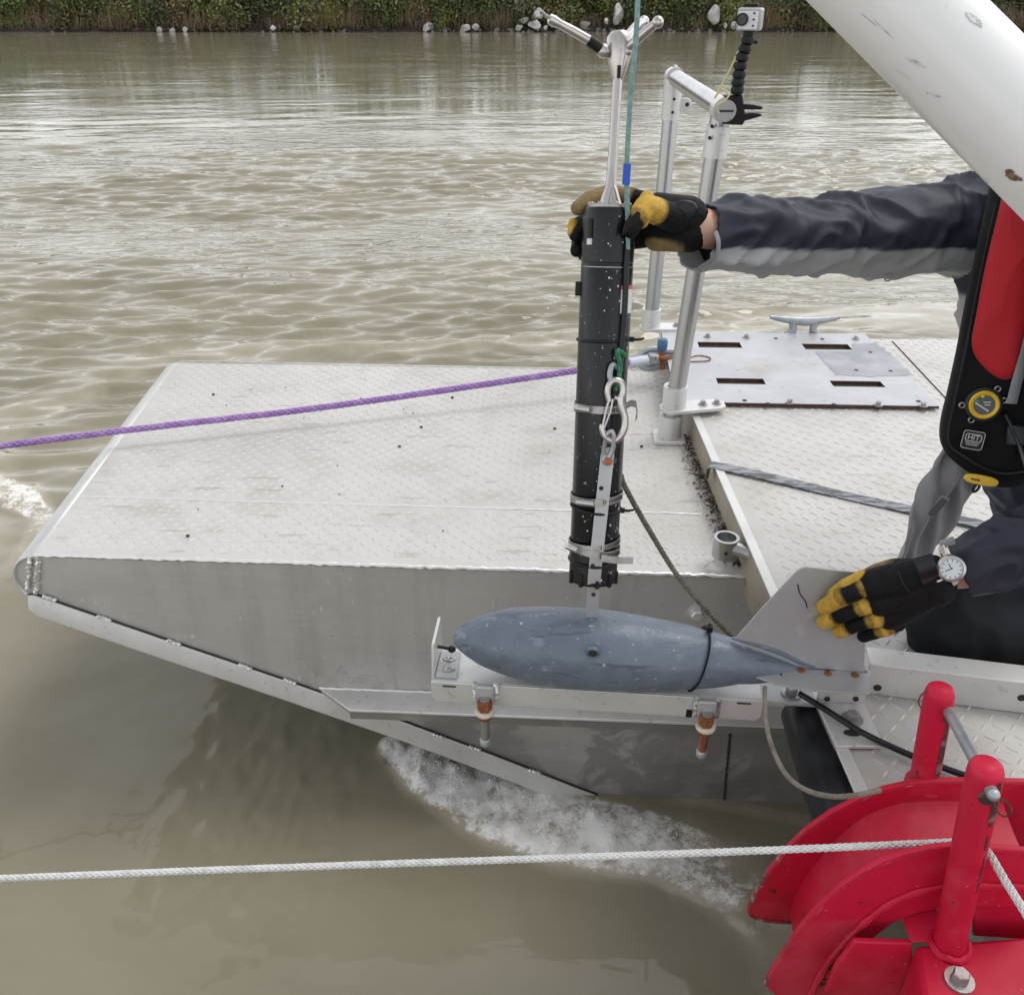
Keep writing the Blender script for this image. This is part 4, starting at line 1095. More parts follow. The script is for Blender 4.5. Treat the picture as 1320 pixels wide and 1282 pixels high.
MB().box(gc - ax[2]*.029 + ax[0]*.0, (.014, .016, .014), ax).build('foot', MATS['camera_grey'], gp, bevel=.002)
MB().lathe(gc - ax[0]*.030 - ax[2]*.012, -ax[0], [(0,.007),(.007,.007),(.009,.005)], 12).build('knob', MATS['steel_dull'], gp)
path = [q(956,47), q(962,46), q(958,52), q(948,75), q(936,100), q(925,120), q(922,126)]
path += [q(930,116,Yf-.02), q(940,121,Yf-.06), q(934,130,Yf-.06), q(925,136,Yf-.06), q(927,148,Yf-.05)]
o = MB().tube(smooth_path(path, 6), .0022, 6).build('tether_cord', MATS['cord_yellow'], None, org=path[-1]); tag(o, 'thin pale yellow cord from the small camera down to the rail', 'cord')

# ================================================================== purple line, sleeve and shackle
sh = at_d(848, 461, 2.80)
pr, pl_ = at_d(822, 466, 2.72), at_d(-40, 580, 2.32)
mid = pr.lerp(pl_, .5) + V(0,0,-.012)
pfar = pl_ + (pl_ - pr) * 3.2
o = braid(smooth_path([pfar, pl_.lerp(pfar, .5), pl_, mid, pr], 16), (.0045, .0096), .075).build('purple_rope', MATS['rope_purple'], None, org=pr, fix=False, smooth=180)
tag(o, 'taut purple braided mooring rope over the pontoon', 'rope')
hv = at_d(810, 468, 2.71); hw = at_d(833, 464, 2.74)
o = MB().tube([hv, hw], .016, 16).build('rope_sleeve', MATS['vinyl_hose'], None, org=hw); tag(o, 'pale grey plastic sleeve at the end of the purple rope', 'sleeve')
shk = thing('bow_shackle', 'galvanised bow shackle with rusty pin holding the purple rope', 'shackle', sh)
def s_(px, py, d=2.78): return at_d(px, py, d)
MB().tube(smooth_path([s_(872,453), s_(856,452), s_(838,450), s_(828,455), s_(824,464), s_(828,472), s_(838,474), s_(852,471), s_(870,472)], 6), .0115, 12).build('bow', MATS['galv'], shk)
MB().tube([s_(843,461,2.74), s_(872,463,2.77)], .0085, 12).build('link_rod', MATS['rust'], shk)
MB().tube([s_(853,448,2.76), s_(854,476,2.76)], .008, 12).build('pin', MATS['rust'], shk)
MB().box(s_(842,462,2.75), (.03,.03,.03)).build('thimble', MATS['galv'], shk, bevel=.004)
tg = s_(854,444,2.75)
o = MB().lathe(tg - V(0,0,.018), UPZ, [(0,.012),(.008,.016),(.030,.016),(.036,.012)], 14).build('blue_shackle_key', MATS['tape_blue'], None, org=tg); tag(o, 'small blue plastic bobbin hanging beside the shackle', 'bobbin')
o.data.materials.clear(); o.data.materials.append(mat('blue_dull', (.05,.13,.24), .5))
MB().tube([tg + V(0,0,.012), s_(852,437,2.77), s_(850,430,2.80)], .002, 6).build('wire', MATS['steel_dull'], o)
mb = MB(); mb.tube(smooth_path([at_z(883,463,ZR+.016), at_z(900,458,ZR+.016), at_z(915,461,ZR+.016), at_z(912,465,ZR+.016), at_z(890,466,ZR+.016)], 6), .0018, 5)
o = mb.build('wire_loop', MATS['rust'], None, org=at_z(890,463,ZR)); tag(o, 'thin rusty wire loop lying on the mounting plate', 'wire')

# ================================================================== webbing strap across the work deck
wz = ZR + .004
a0, a1 = at_z(917, 599, wz), at_z(1290, 683, wz)
d = (a1-a0).normalized(); n_ = Vector((-d.y, d.x, 0))*.0175
rings = []
for k in range(25):
    t = k/24; c = a0.lerp(a1, t) + V(0,0,.002*math.sin(t*9)); rings.append([c + n_, c - n_, c - n_ + V(0,0,.002), c + n_ + V(0,0,.002)])
mb = MB(); mb.loft(rings)
mb.loft([[a0 + n_ + V(0,0,.003), a0 - n_ + V(0,0,.003), a0 - n_, a0 + n_], [p + LN*.006 + V(0,0,-.003) for p in (a0 + n_, a0 - n_, a0 - n_ + V(.002,0,-.002), a0 + n_+V(.002,0,-.002))], [p + LN*.008 + V(0,0,-.035) + LDIR*.004 for p in (a0 + n_*.5, a0 - n_*.7, a0 - n_*.7 + V(.002,0,0), a0 + n_*.5+V(.002,0,0))]])
o = mb.build('webbing_strap', MATS['webbing'], None, org=a0); tag(o, 'worn grey and black webbing strap lying across the work deck', 'strap')

# ================================================================== beam, foot plate and cradle
bz0 = ZR + .001
B0, B1 = at_z(1112, 893, bz0), at_z(1330, 921, bz0)
BD = (B1 - B0).normalized(); BD.z = 0; BN = Vector((BD.y, -BD.x, 0)); BN = BN if BN.y < 0 else -BN   # towards the camera
bh = .062; bw = .045
beam = thing('cradle_beam', 'galvanised channel beam lying across the work deck', 'beam', B0)
B1 = B0 + BD * .95
mb = MB(); q0, q1 = B0, B1
prof_ = [(0,0),(0,bh),(-bw,bh),(-bw,bh-.010),(-bw+.006,bh-.010),(-bw+.006,bh-.006),(-.006,bh-.006),(-.006,0)]
mb.loft([[p - BN*0 + BN*a + UPZ*z for a, z in prof_] for p in (q0, q1)])
mb.build('channel', MATS['alu_bright'], beam, bevel=.0022)
mb = MB()
for px, py in ((1131, 886), (1317, 899)):
    c = at_pl(px, py, B0, BN); MB().cyl(c - BN*.001, c + BN*.0006, .0065, 14).build('bolt_hole', MATS['dark_gap'], beam)
# foot plate on the deck in front of it
fpz = ZR + .004
f0 = [at_z(1077, 965, fpz), at_z(1139, 965, fpz), at_z(1113, 909, fpz), at_z(1052, 909, fpz)]
foot = thing('angle_foot', 'bent aluminium angle foot bolted down at the beam end', 'bracket', f0[0])
MB().prism(f0, V(0,0,.006)).build('base', MATS['alu_bright'], foot, bevel=.0015)
up0, up1 = at_z(1052, 909, fpz), at_z(1113, 909, fpz)
MB().prism([up0, up1, up1 + V(0,0,.034), up0 + V(0,0,.034)], (up1-up0).cross(UPZ).normalized()*-.006).build('upright', MATS['alu_bright'], foot, bevel=.0015)
MB().hexbolt(at_z(1098, 928, fpz + .006), UPZ, .010, .012).build('bolt', MATS['steel_dull'], foot)
c = at_z(1099, 944, fpz + .0064); MB().ball(c, .011, 14, 4, (1.3,.7,.06)).build('slot', MATS['dark_gap'], foot)
for px, py in ((1066, 900), (1103, 900)):
    c = at_pl(px, py, up0, V(0,1,0)); MB().cyl(c + V(0,.0,0), c + V(0,-.0026,0), .0045, 12).build('hole', MATS['dark_gap'], foot)
# cradle: a folded tray cantilevered out over the water from the beam
tz = ZR + .012
T0, T1 = at_z(556, 876, tz), at_z(984, 901, tz)
TD = (T1 - T0); TL = TD.length; TD.normalize(); TN = Vector((TD.y, -TD.x, 0)); TN = TN if TN.y < 0 else -TN
TW = .085
cr = thing('weight_cradle', 'folded aluminium cradle tray reaching out over the water under the blue weight', 'cradle', T1)
mb = MB(); mb.prism([T0, T1, T1 - TN*TW, T0 - TN*TW], V(0,0,-.004)); mb.build('tray', MATS['alu_bright'], cr, bevel=.001)
mb = MB(); lip = .043
mb.prism([T0 + TN*.0005, T1 + TN*.0005, T1 + TN*.0005 - UPZ*(lip-.008), T1 + TN*.0005 - TD*.008 - UPZ*lip, T0 + TN*.0005 - UPZ*lip + TD*.008, T0 + TN*.0005 - UPZ*(lip-.008)], TN*.004)
mb.build('front_lip', MATS['alu_bright'], cr, bevel=.0012)
mb = MB(); mb.prism([T0 - TN*TW, T0 - TN*.002, T0 - TN*.002 + UPZ*.004, T0 - TN*.016 + UPZ*.062, T0 - TN*TW + UPZ*.066], TD*.005); mb.build('end_plate', MATS['alu_bright'], cr, bevel=.0015)
e0 = T0 + TD*.006
MB().prism([e0 - TN*.004 + UPZ*.0005, e0 + TD*.036 - TN*.004 + UPZ*.0005, e0 + TD*.034 - TN*.07 + UPZ*.0005, e0 - TN*.07 + UPZ*.0005], V(0,0,.005)).build('angle_leaf', MATS['alu_plate'], cr, bevel=.001)
for s in (.022, .048):
    mb = MB(); c = e0 + TD*.018 - TN*s + UPZ*.006; rr = random.Random(int(s*1000))
    for k in range(9):
        a = k*.7; mb.ball(c + TD*(.009*math.cos(a)*rr.uniform(.4,1)) + TN*(.005*math.sin(a)), .0042, 7, 5, (1,.8,.5))
    mb.build('plug_weld', MATS['steel_dull'], cr)
mb = MB(); c = T0 - TN*.045 + UPZ*.034 + TD*.005; mb.tube([c, c + TD*.012 - UPZ*.002, c + TD*.028 - UPZ*.006], [.0028,.0028,.0028], 8); mb.lathe(c + TD*.018 - UPZ*.004, TD, [(0,.004),(.004,.0065),(.008,.006),(.012,.003)], 10)
mb.build('rubber_tip', MATS['black_matte'], cr)
def on_lip(px, py): return at_pl(px, py, T0 + TN*.0048, TN)
mb = MB()
for px, py in ((579, 884), (959, 906)):
    c = on_lip(px, py); MB().tube([c - TD*.011, c + TD*.011], .0028, 8, flat=(1,.35)).build('lip_slot', MATS['dark_gap'], cr)
for (px, py, bp) in ((626, 886, 0), (911, 905, 1)):
    tc = on_lip(px, py)
    tb = MB().box(tc + TN*.006 - UPZ*.006, (.030, .012, .034), (TD, TN, UPZ)).build('tab', MATS['alu_plate'], cr, bevel=.003)
    for s in (-1, 1):
        a = tc + TD*(s*.017) + TN*.003 + UPZ*.012; bead(a, a - UPZ*.036, .0045, 14, .001, px + s).build('tab_weld', MATS['weld'] if not bp else MATS['steel_dull'], tb)
    h0 = tc + TN*.018 - UPZ*.010
    MB().lathe(h0 - UPZ*.020, UPZ, [(0,.012),(.016,.013),(.020,.011)], 6).build('bolt_head', MATS['rust'], tb)
    MB().lathe(h0 - UPZ*.0195, UPZ, [(.008,.0085),(.0205,.0085)], 10).build('bolt_end', MATS['steel_dull'], tb)
    MB().lathe(h0 - UPZ*.028, UPZ, [(0,.0155),(.002,.0165),(.006,.0165),(.008,.0155)], 20).build('nylon_washer', MATS['nylon_white'], tb)
    MB().lathe(h0 - UPZ*.042, UPZ, [(0,.008),(.004,.0115),(.014,.012)], 10).build('bolt_nut', MATS['rust'], tb)
    MB().cyl(h0 - UPZ*.042, h0 - UPZ*(.085 if not bp else .076), .0075, 14).build('bolt_shank', MATS['steel_dull'] if not bp else MATS['rust'], tb)
    MB().lathe(h0 - UPZ*(.096 if not bp else .088), UPZ, [(0,.0095),(.010,.0095),(.012,.008)], 12).build('bolt_tip', MATS['galv'], tb)
c = on_lip(889, 912); MB().cyl(c - TN*.01 - UPZ*.004, c - TN*.01 - UPZ*.020, .011, 16).build('rubber_foot', MATS['black_matte'], cr)
# splice plate tying the cradle to the beam
a, b = at_z(945, 880, tz), at_z(1050, 893, tz)
MB().prism([T1 - TN*.006 - TD*.02 + UPZ*-.008, T1 + TD*.12 - TN*.006 + UPZ*-.008, T1 + TD*.12 - TN*.05 + UPZ*-.008, T1 - TN*.05 - TD*.02 + UPZ*-.008], V(0,0,-.008)).build('splice_plate', MATS['alu_plate'], cr, bevel=.001)
MB().hexbolt(at_z(1020, 893, tz - .008), UPZ, .010, .010).build('splice_bolt', MATS['steel_dull'], cr)

# ================================================================== sounding weight
wzc = tz + .066
A0, A1 = at_z(584, 821, wzc + .004), at_z(1046, 861, wzc - .012)
WD = (A1 - A0); WL = WD.length; WD.normalize(); WN = Vector((WD.y, -WD.x, 0)).normalized(); WN = WN if WN.y < 0 else -WN; WU = WN.cross(WD).normalized(); WU = WU if WU.z > 0 else -WU
wt = thing('sounding_weight', 'blue grey torpedo shaped sounding weight with tail fin on the cradle', 'sounding weight', A0.lerp(A1, .4) - UPZ*.068)
prof_ = [(0,.002),(.006,.155),(.02,.29),(.045,.45),(.08,.61),(.13,.77),(.19,.89),(.26,.965),(.33,1.0),(.40,.995),(.48,.965),(.56,.90),(.64,.81),(.72,.69),(.79,.565),(.85,.45),(.90,.345),(.94,.24),(.97,.155),(1.0,.05)]
pp = smooth_path([V(t, r, 0) for t, r in prof_], 5)
rings = []; rmax = .0655
for p in pp:
    t, r = max(0, min(1, p.x)), max(.002, p.y)
    ring = []
    droop = -.010 * sstep(.75, 1.0, np.array([t]))[0]
    for k in range(56):
        a = 2*math.pi*k/56; ra = rmax*r
        cx, cz = math.cos(a)*ra, math.sin(a)*ra
        if t > .80: cz = max(cz, -rmax*.36 + (t-.8)*.05)
        ring.append(A0 + WD*(t*WL) + WN*cx + WU*(cz + droop))
    rings.append(ring)
mb = MB(); mb.loft(rings); body = mb.build('body', MATS['lead_paint'], wt, smooth=60)
Pb = np.array([v.co[:] for v in body.data.vertices]); nn = np.array([v.normal[:] for v in body.data.vertices])
dsp = .0035*(fbm(Pb, 18, 3, 5)-.5) + .0016*(fbm(Pb, 60, 2, 8)-.5)
body.data.vertices.foreach_set('co', (Pb + nn*dsp[:, None]).ravel()); body.data.update()
# side hole
hc = at_pl(764, 842, A0.lerp(A1,.39) + WN*(rmax*.985), WN); mb = MB(); n2 = (WN*.97 - WU*.10).normalized()
mb.lathe(hc - n2*.004, n2, [(0,.0112),(.005,.0108),(.0058,.0085),(.0045,.0068)], 22, False); mb.build('hole_rim', MATS['lead_paint'], body)
MB().cyl(hc - n2*.004, hc + n2*.001, .0068, 18).build('hole', MATS['dark_gap'], body)
# cable tie round the tail
ct = .69; c = A0 + WD*(ct*WL); mb = MB(); ring = []
for k in range(49):
    a = R(100) + 2*math.pi*k/48; rr_ = rmax*.742 + .0015; ring.append(c + WN*(rr_*math.cos(a)) + WU*(rr_*math.sin(a)) + WD*(.012*math.sin(a)))
mb.tube(ring, .0042, 8, flat=(.35, 1.0)); mb.box(ring[0] + WU*.005, (.009,.008,.010), (WD, WN, WU)); mb.tube([ring[0] + WU*.006, ring[0]+WU*.012 - WN*.004], .0025, 6); mb.build('cable_tie', MATS['black_matte'], wt)
# slot on top for the hanger
tp = at_pl(765, 789, A0.lerp(A1,.39), WN); 
# tail fin (vertical) in the plane of the axis
def on_ax(px, py): return at_pl(px, py, A0, WN)
fin_pts = [(947,823),(985,780),(1022,740),(1027,735),(1033,731),(1040,730),(1082,735),(1115,738),(1119,741),(1120,746),(1117,790),(1113,870),(1020,866)]
mb = MB(); mb.prism([on_ax(*p) + WN*.0015 for p in fin_pts], -WN*.003); mb.build('tail_fin', MATS['fin_alu'], wt, bevel=.0007)
hz0 = on_ax(1040, 860).z
def on_h(px, py): return at_z(px, py, hz0)
hp = [(946,861),(1040,858),(1113,862),(1122,864),(1122,893),(1116,894),(1040,889),(1000,881),(975,872)]
near = [on_h(*p) for p in hp]
axp = on_ax(1040, 860)
farm = [p - WN*2*((p - axp).dot(WN)) for p in near]
MB().prism(near, V(0,0,-.003)).build('side_fin', MATS['fin_alu'], wt, bevel=.0007)
MB().prism(farm, V(0,0,-.003)).build('side_fin', MATS['fin_alu'], wt, bevel=.0007)
for px, py in ((1033, 864), (1067, 868), (1102, 870)):
    c = on_h(px, py); MB().lathe(c, UPZ, [(0,.0062),(.0015,.006),(.0035,.0042),(.004,.001)], 14).build('rivet', MATS['rust'], wt)
mb = MB(); c = on_h(1007, 869); mb.ball(c, .003, 8, 4, (.6,1.2,.3)); mb.build('rivet_hole', MATS['dark_gap'], wt)
mb = MB(); c = [on_ax(*p) + WN*.0022 for p in ((1028,752),(1031,764),(1038,774),(1040,782))]; mb.tube(smooth_path(c,4), .0009, 5); mb.build('fin_scratch', MATS['dark_gap'], wt)

# lead fillet along the fin root
MB().tube(smooth_path([on_ax(944,822), on_ax(975,830), on_ax(1005,840), on_ax(1030,852), on_ax(1050,859)], 5), [.0025 + .0022*math.sin(math.pi*k/21) for k in range(21)], 9).build('fin_root', MATS['lead_paint'], wt)
# ================================================================== current meter on its hanger bar
Yc0, Yc1 = on_ax(763, 785).y, 1.28
C0, C1 = at_y(764, 746, Yc0 + .012), at_y(786, 268, Yc1)
CD = (C1 - C0).normalized(); CL = (C1-C0).length
CF = (V(0,-1,0) - CD * V(0,-1,0).dot(CD)).normalized(); CRt = CD.cross(CF).normalized(); CRt = CRt if CRt.x > 0 else -CRt     # front, right
RC = .0370
cm = thing('current_meter', 'black cylindrical current meter with steel three armed probe head', 'current meter', C0)
mb = MB()
mb.lathe(C0, CD, [(0, RC*.80), (.0, RC*.97), (.004, RC*1.0), (.030, RC*1.0), (.031, RC*1.02), (.060, RC*1.02), (.061, RC*.985), (.063, RC*.985), (.064, RC), (CL*.50, RC), (CL*.86, RC), (CL*.862, RC*.985), (CL*.866, RC*.985), (CL*.868, RC*1.005), (CL*.985, RC*1.005), (CL, RC*.95), (CL, RC*.3)], 48)
can = mb.build('canister', MATS['black_plastic'], cm, smooth=30)
def cp(t, ang, r=1.0):
    """point on the canister: height t (0..1), angle from the front, radius factor"""
    a = R(ang); return C0 + CD*(t*CL) + (CF*math.cos(a) + CRt*math.sin(a))*(RC*r)
for a in (-70, -35, 5, 38, 70):
    p = cp(.028, a, .985); e = (CF*math.cos(R(a)) + CRt*math.sin(R(a)))
    MB().box(C0 + CD*.008 + e*(RC*.985), (.006, .006, .020), (CD.cross(e), e, CD)).build('castellation', MATS['black_matte'], can, bevel=.0008)
# notch, collar screws on the end cap
MB().box(cp(.945, -48, 1.0), (.0055, .006, .030), (CD.cross(CF*.67-CRt*.74), CF*.67-CRt*.74, CD)).build('notch', MATS['dark_gap'], can)
MB().box(cp(.917, -48, 1.0), (.007, .006, .008), (CD.cross(CF*.67-CRt*.74), CF*.67-CRt*.74, CD)).build('notch_key', MATS['sticker'], can)
MB().lathe(C0 + CD*(CL*.855), CD, [(0,RC*1.004),(.0012,RC*1.004)], 40, False).build('score_line', MATS['steel_dull'], can)
mb = MB(); rs = random.Random(5)
for k in range(90):
    a = rs.gauss(30, 40); t = rs.choice([rs.uniform(.02,.42), rs.uniform(.02,.35), rs.uniform(.62,1)])
    if abs(a) > 85: continue
    e = (CF*math.cos(R(a)) + CRt*math.sin(R(a))); mb.ball(cp(t, a, 1.0), rs.uniform(.0004, .0014), 6, 4, (1, .35, 1.3), (CD.cross(e), e, CD))
mb.build('paint_flecks', MATS['sticker'], can, kind='stuff')
# paper label
def patch(t0, t1, a0, a1, r, m, nm, par=None, n=8):
    rings = [[cp(t, a0 + (a1-a0)*k/n, r) for k in range(n+1)] for t in (t0, t1)]
    return MB().loft(rings, False, False).build(nm, MATS[m], par or cm, fix=False)
lb_ = patch(.742, .802, 28, 84, 1.012, 'sticker', 'label')
patch(.802, .812, 28, 84, 1.014, 'sticker_red', 'label_stripe', lb_)
# top bolts and stem
mb = MB()
for k in range(8):
    a = 45*k + 10; c = C1 + (CF*math.cos(R(a)) + CRt*math.sin(R(a)))*(RC*.72); mb.lathe(c, CD, [(0,.0048),(.006,.0048),(.0075,.0036)], 8)
mb.build('cap_screw', MATS['steel_dull'], cm)
MB().lathe(C1, CD, [(0, RC*.86), (.004, RC*.86), (.0045, RC*.5)], 32).build('flange', MATS['steel_dull'], cm)
stem_top = at_y(796, 104, Yc1 + .055)
SD = (stem_top - C1).normalized()
MB().lathe(C1 + CD*.004, SD, [(0,.015),(.010,.013),(.022,.0085),(.034,.0072),((stem_top-C1).length*.5,.0066),((stem_top-C1).length,.0066)], 24).build('stem', MATS['stainless'], cm)
for a in (-25, 35):
    e = (CF*math.cos(R(a)) + CRt*math.sin(R(a))); MB().prism([C1 + CD*.004 + e*.020, C1 + CD*.004 + e*.004, C1 + CD*.030 + e*.006, C1 + CD*.024 + e*.010], CD.cross(e)*.004).build('stem_gusset', MATS['stainless'], cm)
hc = at_y(796, 80, Yc1 + .06)
hd = SD
head = MB().lathe(stem_top, hd, [(0,.0068),(.012,.011),(.030,.0165),(.042,.0185),(.054,.0175),(.060,.013),(.062,.004)], 28).build('probe_head', MATS['stainless'], cm)
MB().box(stem_top + hd*.012 - V(0,.0105,0) , (.005,.004,.016)).build('head_slot', MATS['dark_gap'], head, bevel=.001)
hb = stem_top + hd*.050
yk = Yc1 + .06
arms = [([ (778,66),(764,55),(738,40),(717,29)], yk - .01), ([(806,66),(818,54),(836,38),(848,29)], yk - .02), ([(800,60),(812,44),(822,32),(830,28)], yk + .10)]
for i, (px, y1) in enumerate(arms):
    pts = [at_y(p[0], p[1], yk + (y1-yk)*j/3) for j, p in enumerate(px)]
    a = MB().tube([hb] + pts, [.006,.0066,.0066,.0062,.0056], 14).build('probe_arm', MATS['stainless'], cm)
    MB().ball(pts[0], .0095, 14, 8).build('knuckle', MATS['stainless'], a)
    d = (pts[-1]-pts[-2]).normalized()
    if i == 0:
        MB().tube([pts[0].lerp(pts[1], .35), pts[1].lerp(pts[2], .22)], .0074, 14).build('black_band', MATS['black_matte'], a)
        MB().lathe(pts[-1] - d*.006, d, [(0,.0058),(.010,.0072),(.016,.0066),(.018,.003)], 14).build('transducer', MATS['stainless'], a)
        MB().cyl(pts[-1] + d*.008, pts[-1] + d*.024 + V(0,0,.003), .0025, 8).build('pin', MATS['steel_dull'], a)
    else:
        MB().ball(pts[-1], .0078, 12, 8).build('transducer', MATS['stainless'], a)
MB().ball(at_y(826, 29, yk + .10), .006, 10, 6).build('blue_tip', MATS['tape_blue'], cm)

# hanger bar running down the front into the weight
hang = thing('hanger_bar', 'flat steel hanger bar strapped to the lower half of the black meter', 'hanger bar', on_ax(763, 785))
b_top = at_pl(783, 590, C0 + CF*(RC*1.10), CF); b_bot = on_ax(763, 790)
b_mid = at_pl(769, 715, C0 + CF*(RC*1.10), CF)
n2 = CF; bar_pts = [b_top + CD*.006, b_mid, at_pl(766, 745, C0 + CF*(RC*1.08), CF), b_bot - UPZ*.01]
w2 = .0098; rings = []
for i, p in enumerate(bar_pts):
    d = (bar_pts[max(0,i-1)] - bar_pts[min(3,i+1)]).normalized(); s = d.cross(CF).normalized()
    rings.append([p - s*w2 - CF*.002, p + s*w2 - CF*.002, p + s*w2 + CF*.002, p - s*w2 + CF*.002])
mb = MB(); mb.loft(rings); e = bar_pts[0]; s = (bar_pts[0]-bar_pts[1]).normalized().cross(CF).normalized(); d = (bar_pts[0]-bar_pts[1]).normalized()
mb.prism([e - CF*.0021 + s*(w2*math.cos(R(a))) + d*(w2*math.sin(R(a))) for a in range(0, 181, 20)], CF*.0042)
mb.build('bar', MATS['alu_plate'], hang, bevel=.0008)
mb = MB()
for px, py in ((775, 629), (764, 729), (765, 766)):
    c = at_pl(px, py, b_mid + CF*.002, CF); MB().cyl(c, c + CF*.0008, .0034, 12).build('bar_hole', MATS['dark_gap'], hang)

# band clamps: each is one thing lying round meter and bar
def band(t, tilt, label, r=1.06, w=.0055, tail=None, tail_px=None, screw=None, m='steel_dull', front=.0):
    o0 = C0 + CD*(t*CL)
    b = thing('hose_clamp', label, 'hose clamp', cp(t, 180, r), 'steel hose clamps round the black meter')
    ring_i = []; n = 72
    rings = []
    for k in range(n):
        a = 360*k/n; f = r + front*max(0, math.cos(R(a)))**6
        off = CD*(math.tan(R(tilt))*RC*math.sin(R(a)))
        e = CF*math.cos(R(a)) + CRt*math.sin(R(a))
        rings.append([o0 + off + e*(RC*f) + CD*z for z in (-w, w)] + [o0 + off + e*(RC*f + .0011) + CD*z for z in (w, -w)])
    rings.append(rings[0]); MB().loft(rings, False).build('band', MATS[m], b)
    if screw is not None:
        a = screw; e = CF*math.cos(R(a)) + CRt*math.sin(R(a)); tn = CD.cross(e).normalized()
        tn = tn if tn.dot(CRt) > 0 else -tn
        c = o0 + CD*(math.tan(R(tilt))*RC*math.sin(R(a))) + e*(RC*(r + front*max(0, math.cos(R(a)))**6) + .004)
        MB().tube([c - tn*.010, c + tn*.010], .0052, 12).build('worm_housing', MATS['alu_pipe'], b)
        MB().lathe(c + tn*-.010, -tn, [(0,.0048),(.007,.0048),(.008,.0035)], 6).build('screw_head', MATS['stainless'], b)
    for k in range(14 if tail is not None or True else 0):
        a = 8 + 4.2*k; e = CF*math.cos(R(a)) + CRt*math.sin(R(a))
        MB().box(o0 + CD*(math.tan(R(tilt))*RC*math.sin(R(a))) + e*(RC*(r + front*max(0, math.cos(R(a)))**6) + .0012), (.0009,.0008,.0062), (CD.cross(e), e, CD)).build('thread_slot', MATS['dark_gap'], b)
    if tail:
        MB().loft([[p - CD*w, p + CD*w, p + CD*w + CF*.001, p - CD*w + CF*.001] for p in tail]).build('tail', MATS[m], b, bevel=.0003)
    return b
def fr(px, py, k=1.08): return at_pl(px, py, C0 + CF*(RC*k), CF)
band(.495, 0, 'steel hose clamp highest on the black meter, behind the snap hook', 1.03, screw=-38, m='steel_dull')
tp0 = cp(.495, 70, 1.06)
MB().loft([[p - CD*.005, p + CD*.005, p + CD*.005 - CF*.001, p - CD*.005 - CF*.001] for p in (cp(.50, 60, 1.05), cp(.505, 85, 1.2), cp(.50, 92, 1.42), cp(.47, 95, 1.52), cp(.462, 90, 1.42))]).build('tail', MATS['steel_dull'], bpy.data.objects['hose_clamp'])
band(.247, 5, 'steel hose clamp in the middle of the hanger bar', 1.05, screw=-22, front=.12)
band(.100, -7, 'steel hose clamp lowest on the meter with its tail standing off to the right', 1.06, screw=-50, front=.12, tail=[cp(.092, 20, 1.16), fr(775, 719, 1.35), fr(795, 722, 1.5), fr(816, 722, 1.6)])
band(.118, 6, 'rusty steel hose clamp crossing just above the lowest one', 1.05, w=.004, front=.10)
def zip_tie(t, label, tilt=2, front=.12, r=1.02, head=75, m='black_matte'):
    o0 = C0 + CD*(t*CL); path = []
    for k in range(61):
        a = 6*k; e = CF*math.cos(R(a)) + CRt*math.sin(R(a)); path.append(o0 + CD*(math.tan(R(tilt))*RC*math.sin(R(a))) + e*(RC*(r + front*max(0, math.cos(R(a)))**6)))
    z = thing('cable_tie', label, 'cable tie', path[30], 'black cable ties on the meter')
    MB().tube(path, .0024, 7, False).build('strap', MATS[m], z)
    e = CF*math.cos(R(head)) + CRt*math.sin(R(head)); c = o0 + e*(RC*(r + .02)) + CD*(math.tan(R(tilt))*RC*math.sin(R(head)))
    MB().box(c + e*.002, (.008,.007,.007), (CD.cross(e), e, CD)).build('head', MATS[m], z, bevel=.001)
    MB().tube([c, c + e*.008 + CRt*.004, c + e*.012 + CRt*.008 + CD*.002], [.0022,.002,.0016], 6).build('tail', MATS[m], z)
zip_tie(.672, 'black cable tie round the upper half of the meter', 2, 0)
zip_tie(.214, 'black cable tie just under the middle hose clamp', -4)
zip_tie(.062, 'black cable tie over the hanger bar at the bottom end cap', 0)
ts = MB().box(cp(.80, -88, 1.03), (.006,.012,.020), (CD.cross(-CRt), -CRt, CD)).build('rubber_tab', MATS['black_matte'], can, bevel=.002)

# cable run strapped along the right of the canister
o = MB().tube(smooth_path([cp(.97, 40, 1.06), cp(.88, 36, 1.06), cp(.75, 38, 1.05), cp(.66, 34, 1.06), cp(.60, 32, 1.06), cp(.56, 28, 1.08)], 6), .0045, 8).build('cable_run', MATS['black_rubber'], cm)

# hoist cable, swivel, green sling, snap hook, shackle
hk_top = cp(.955, 33, 1.10)
# (the hoist cable itself is built with the boom)
gs = [cp(.635, 42, 1.16), fr(796, 452, 1.18), fr(799, 470, 1.2), fr(797, 492, 1.22), fr(793, 503, 1.28)]
o = braid(smooth_path(gs, 8), .0036, .016, 3, 8, 5).build('green_sling', MATS['cord_green'], None, org=gs[-1], fix=False, smooth=180); tag(o, 'short green cord loop tied to the snap hook', 'cord')
o = MB().tube(smooth_path([cp(.60, 30, 1.12), fr(790, 470, 1.2), fr(786, 484, 1.3), fr(790, 494, 1.32)], 6), .004, 8).build('grey_sling', MATS['galv'], None, org=fr(790,494,1.3)); tag(o, 'short dull grey wire eye beside the green cord', 'wire')
kf = 1.34
hook = thing('snap_hook', 'polished steel snap hook hanging on the front of the meter', 'snap hook', fr(786, 560, kf))
MB().tube(smooth_path([fr(785,517,kf), fr(783,505,kf), fr(786,495,kf), fr(793,490,kf), fr(801,494,kf), fr(803,505,kf), fr(800,514,kf), fr(801,525,kf), fr(805,537,kf), fr(805,550,kf), fr(801,560,kf), fr(794,567,kf), fr(786,567,kf), fr(779,561,kf), fr(776,552,kf), fr(777,547,kf)], 5), [.0042 + .0016*math.sin(math.pi*k/75) for k in range(76)], 12).build('hook_body', MATS['stainless'], hook)
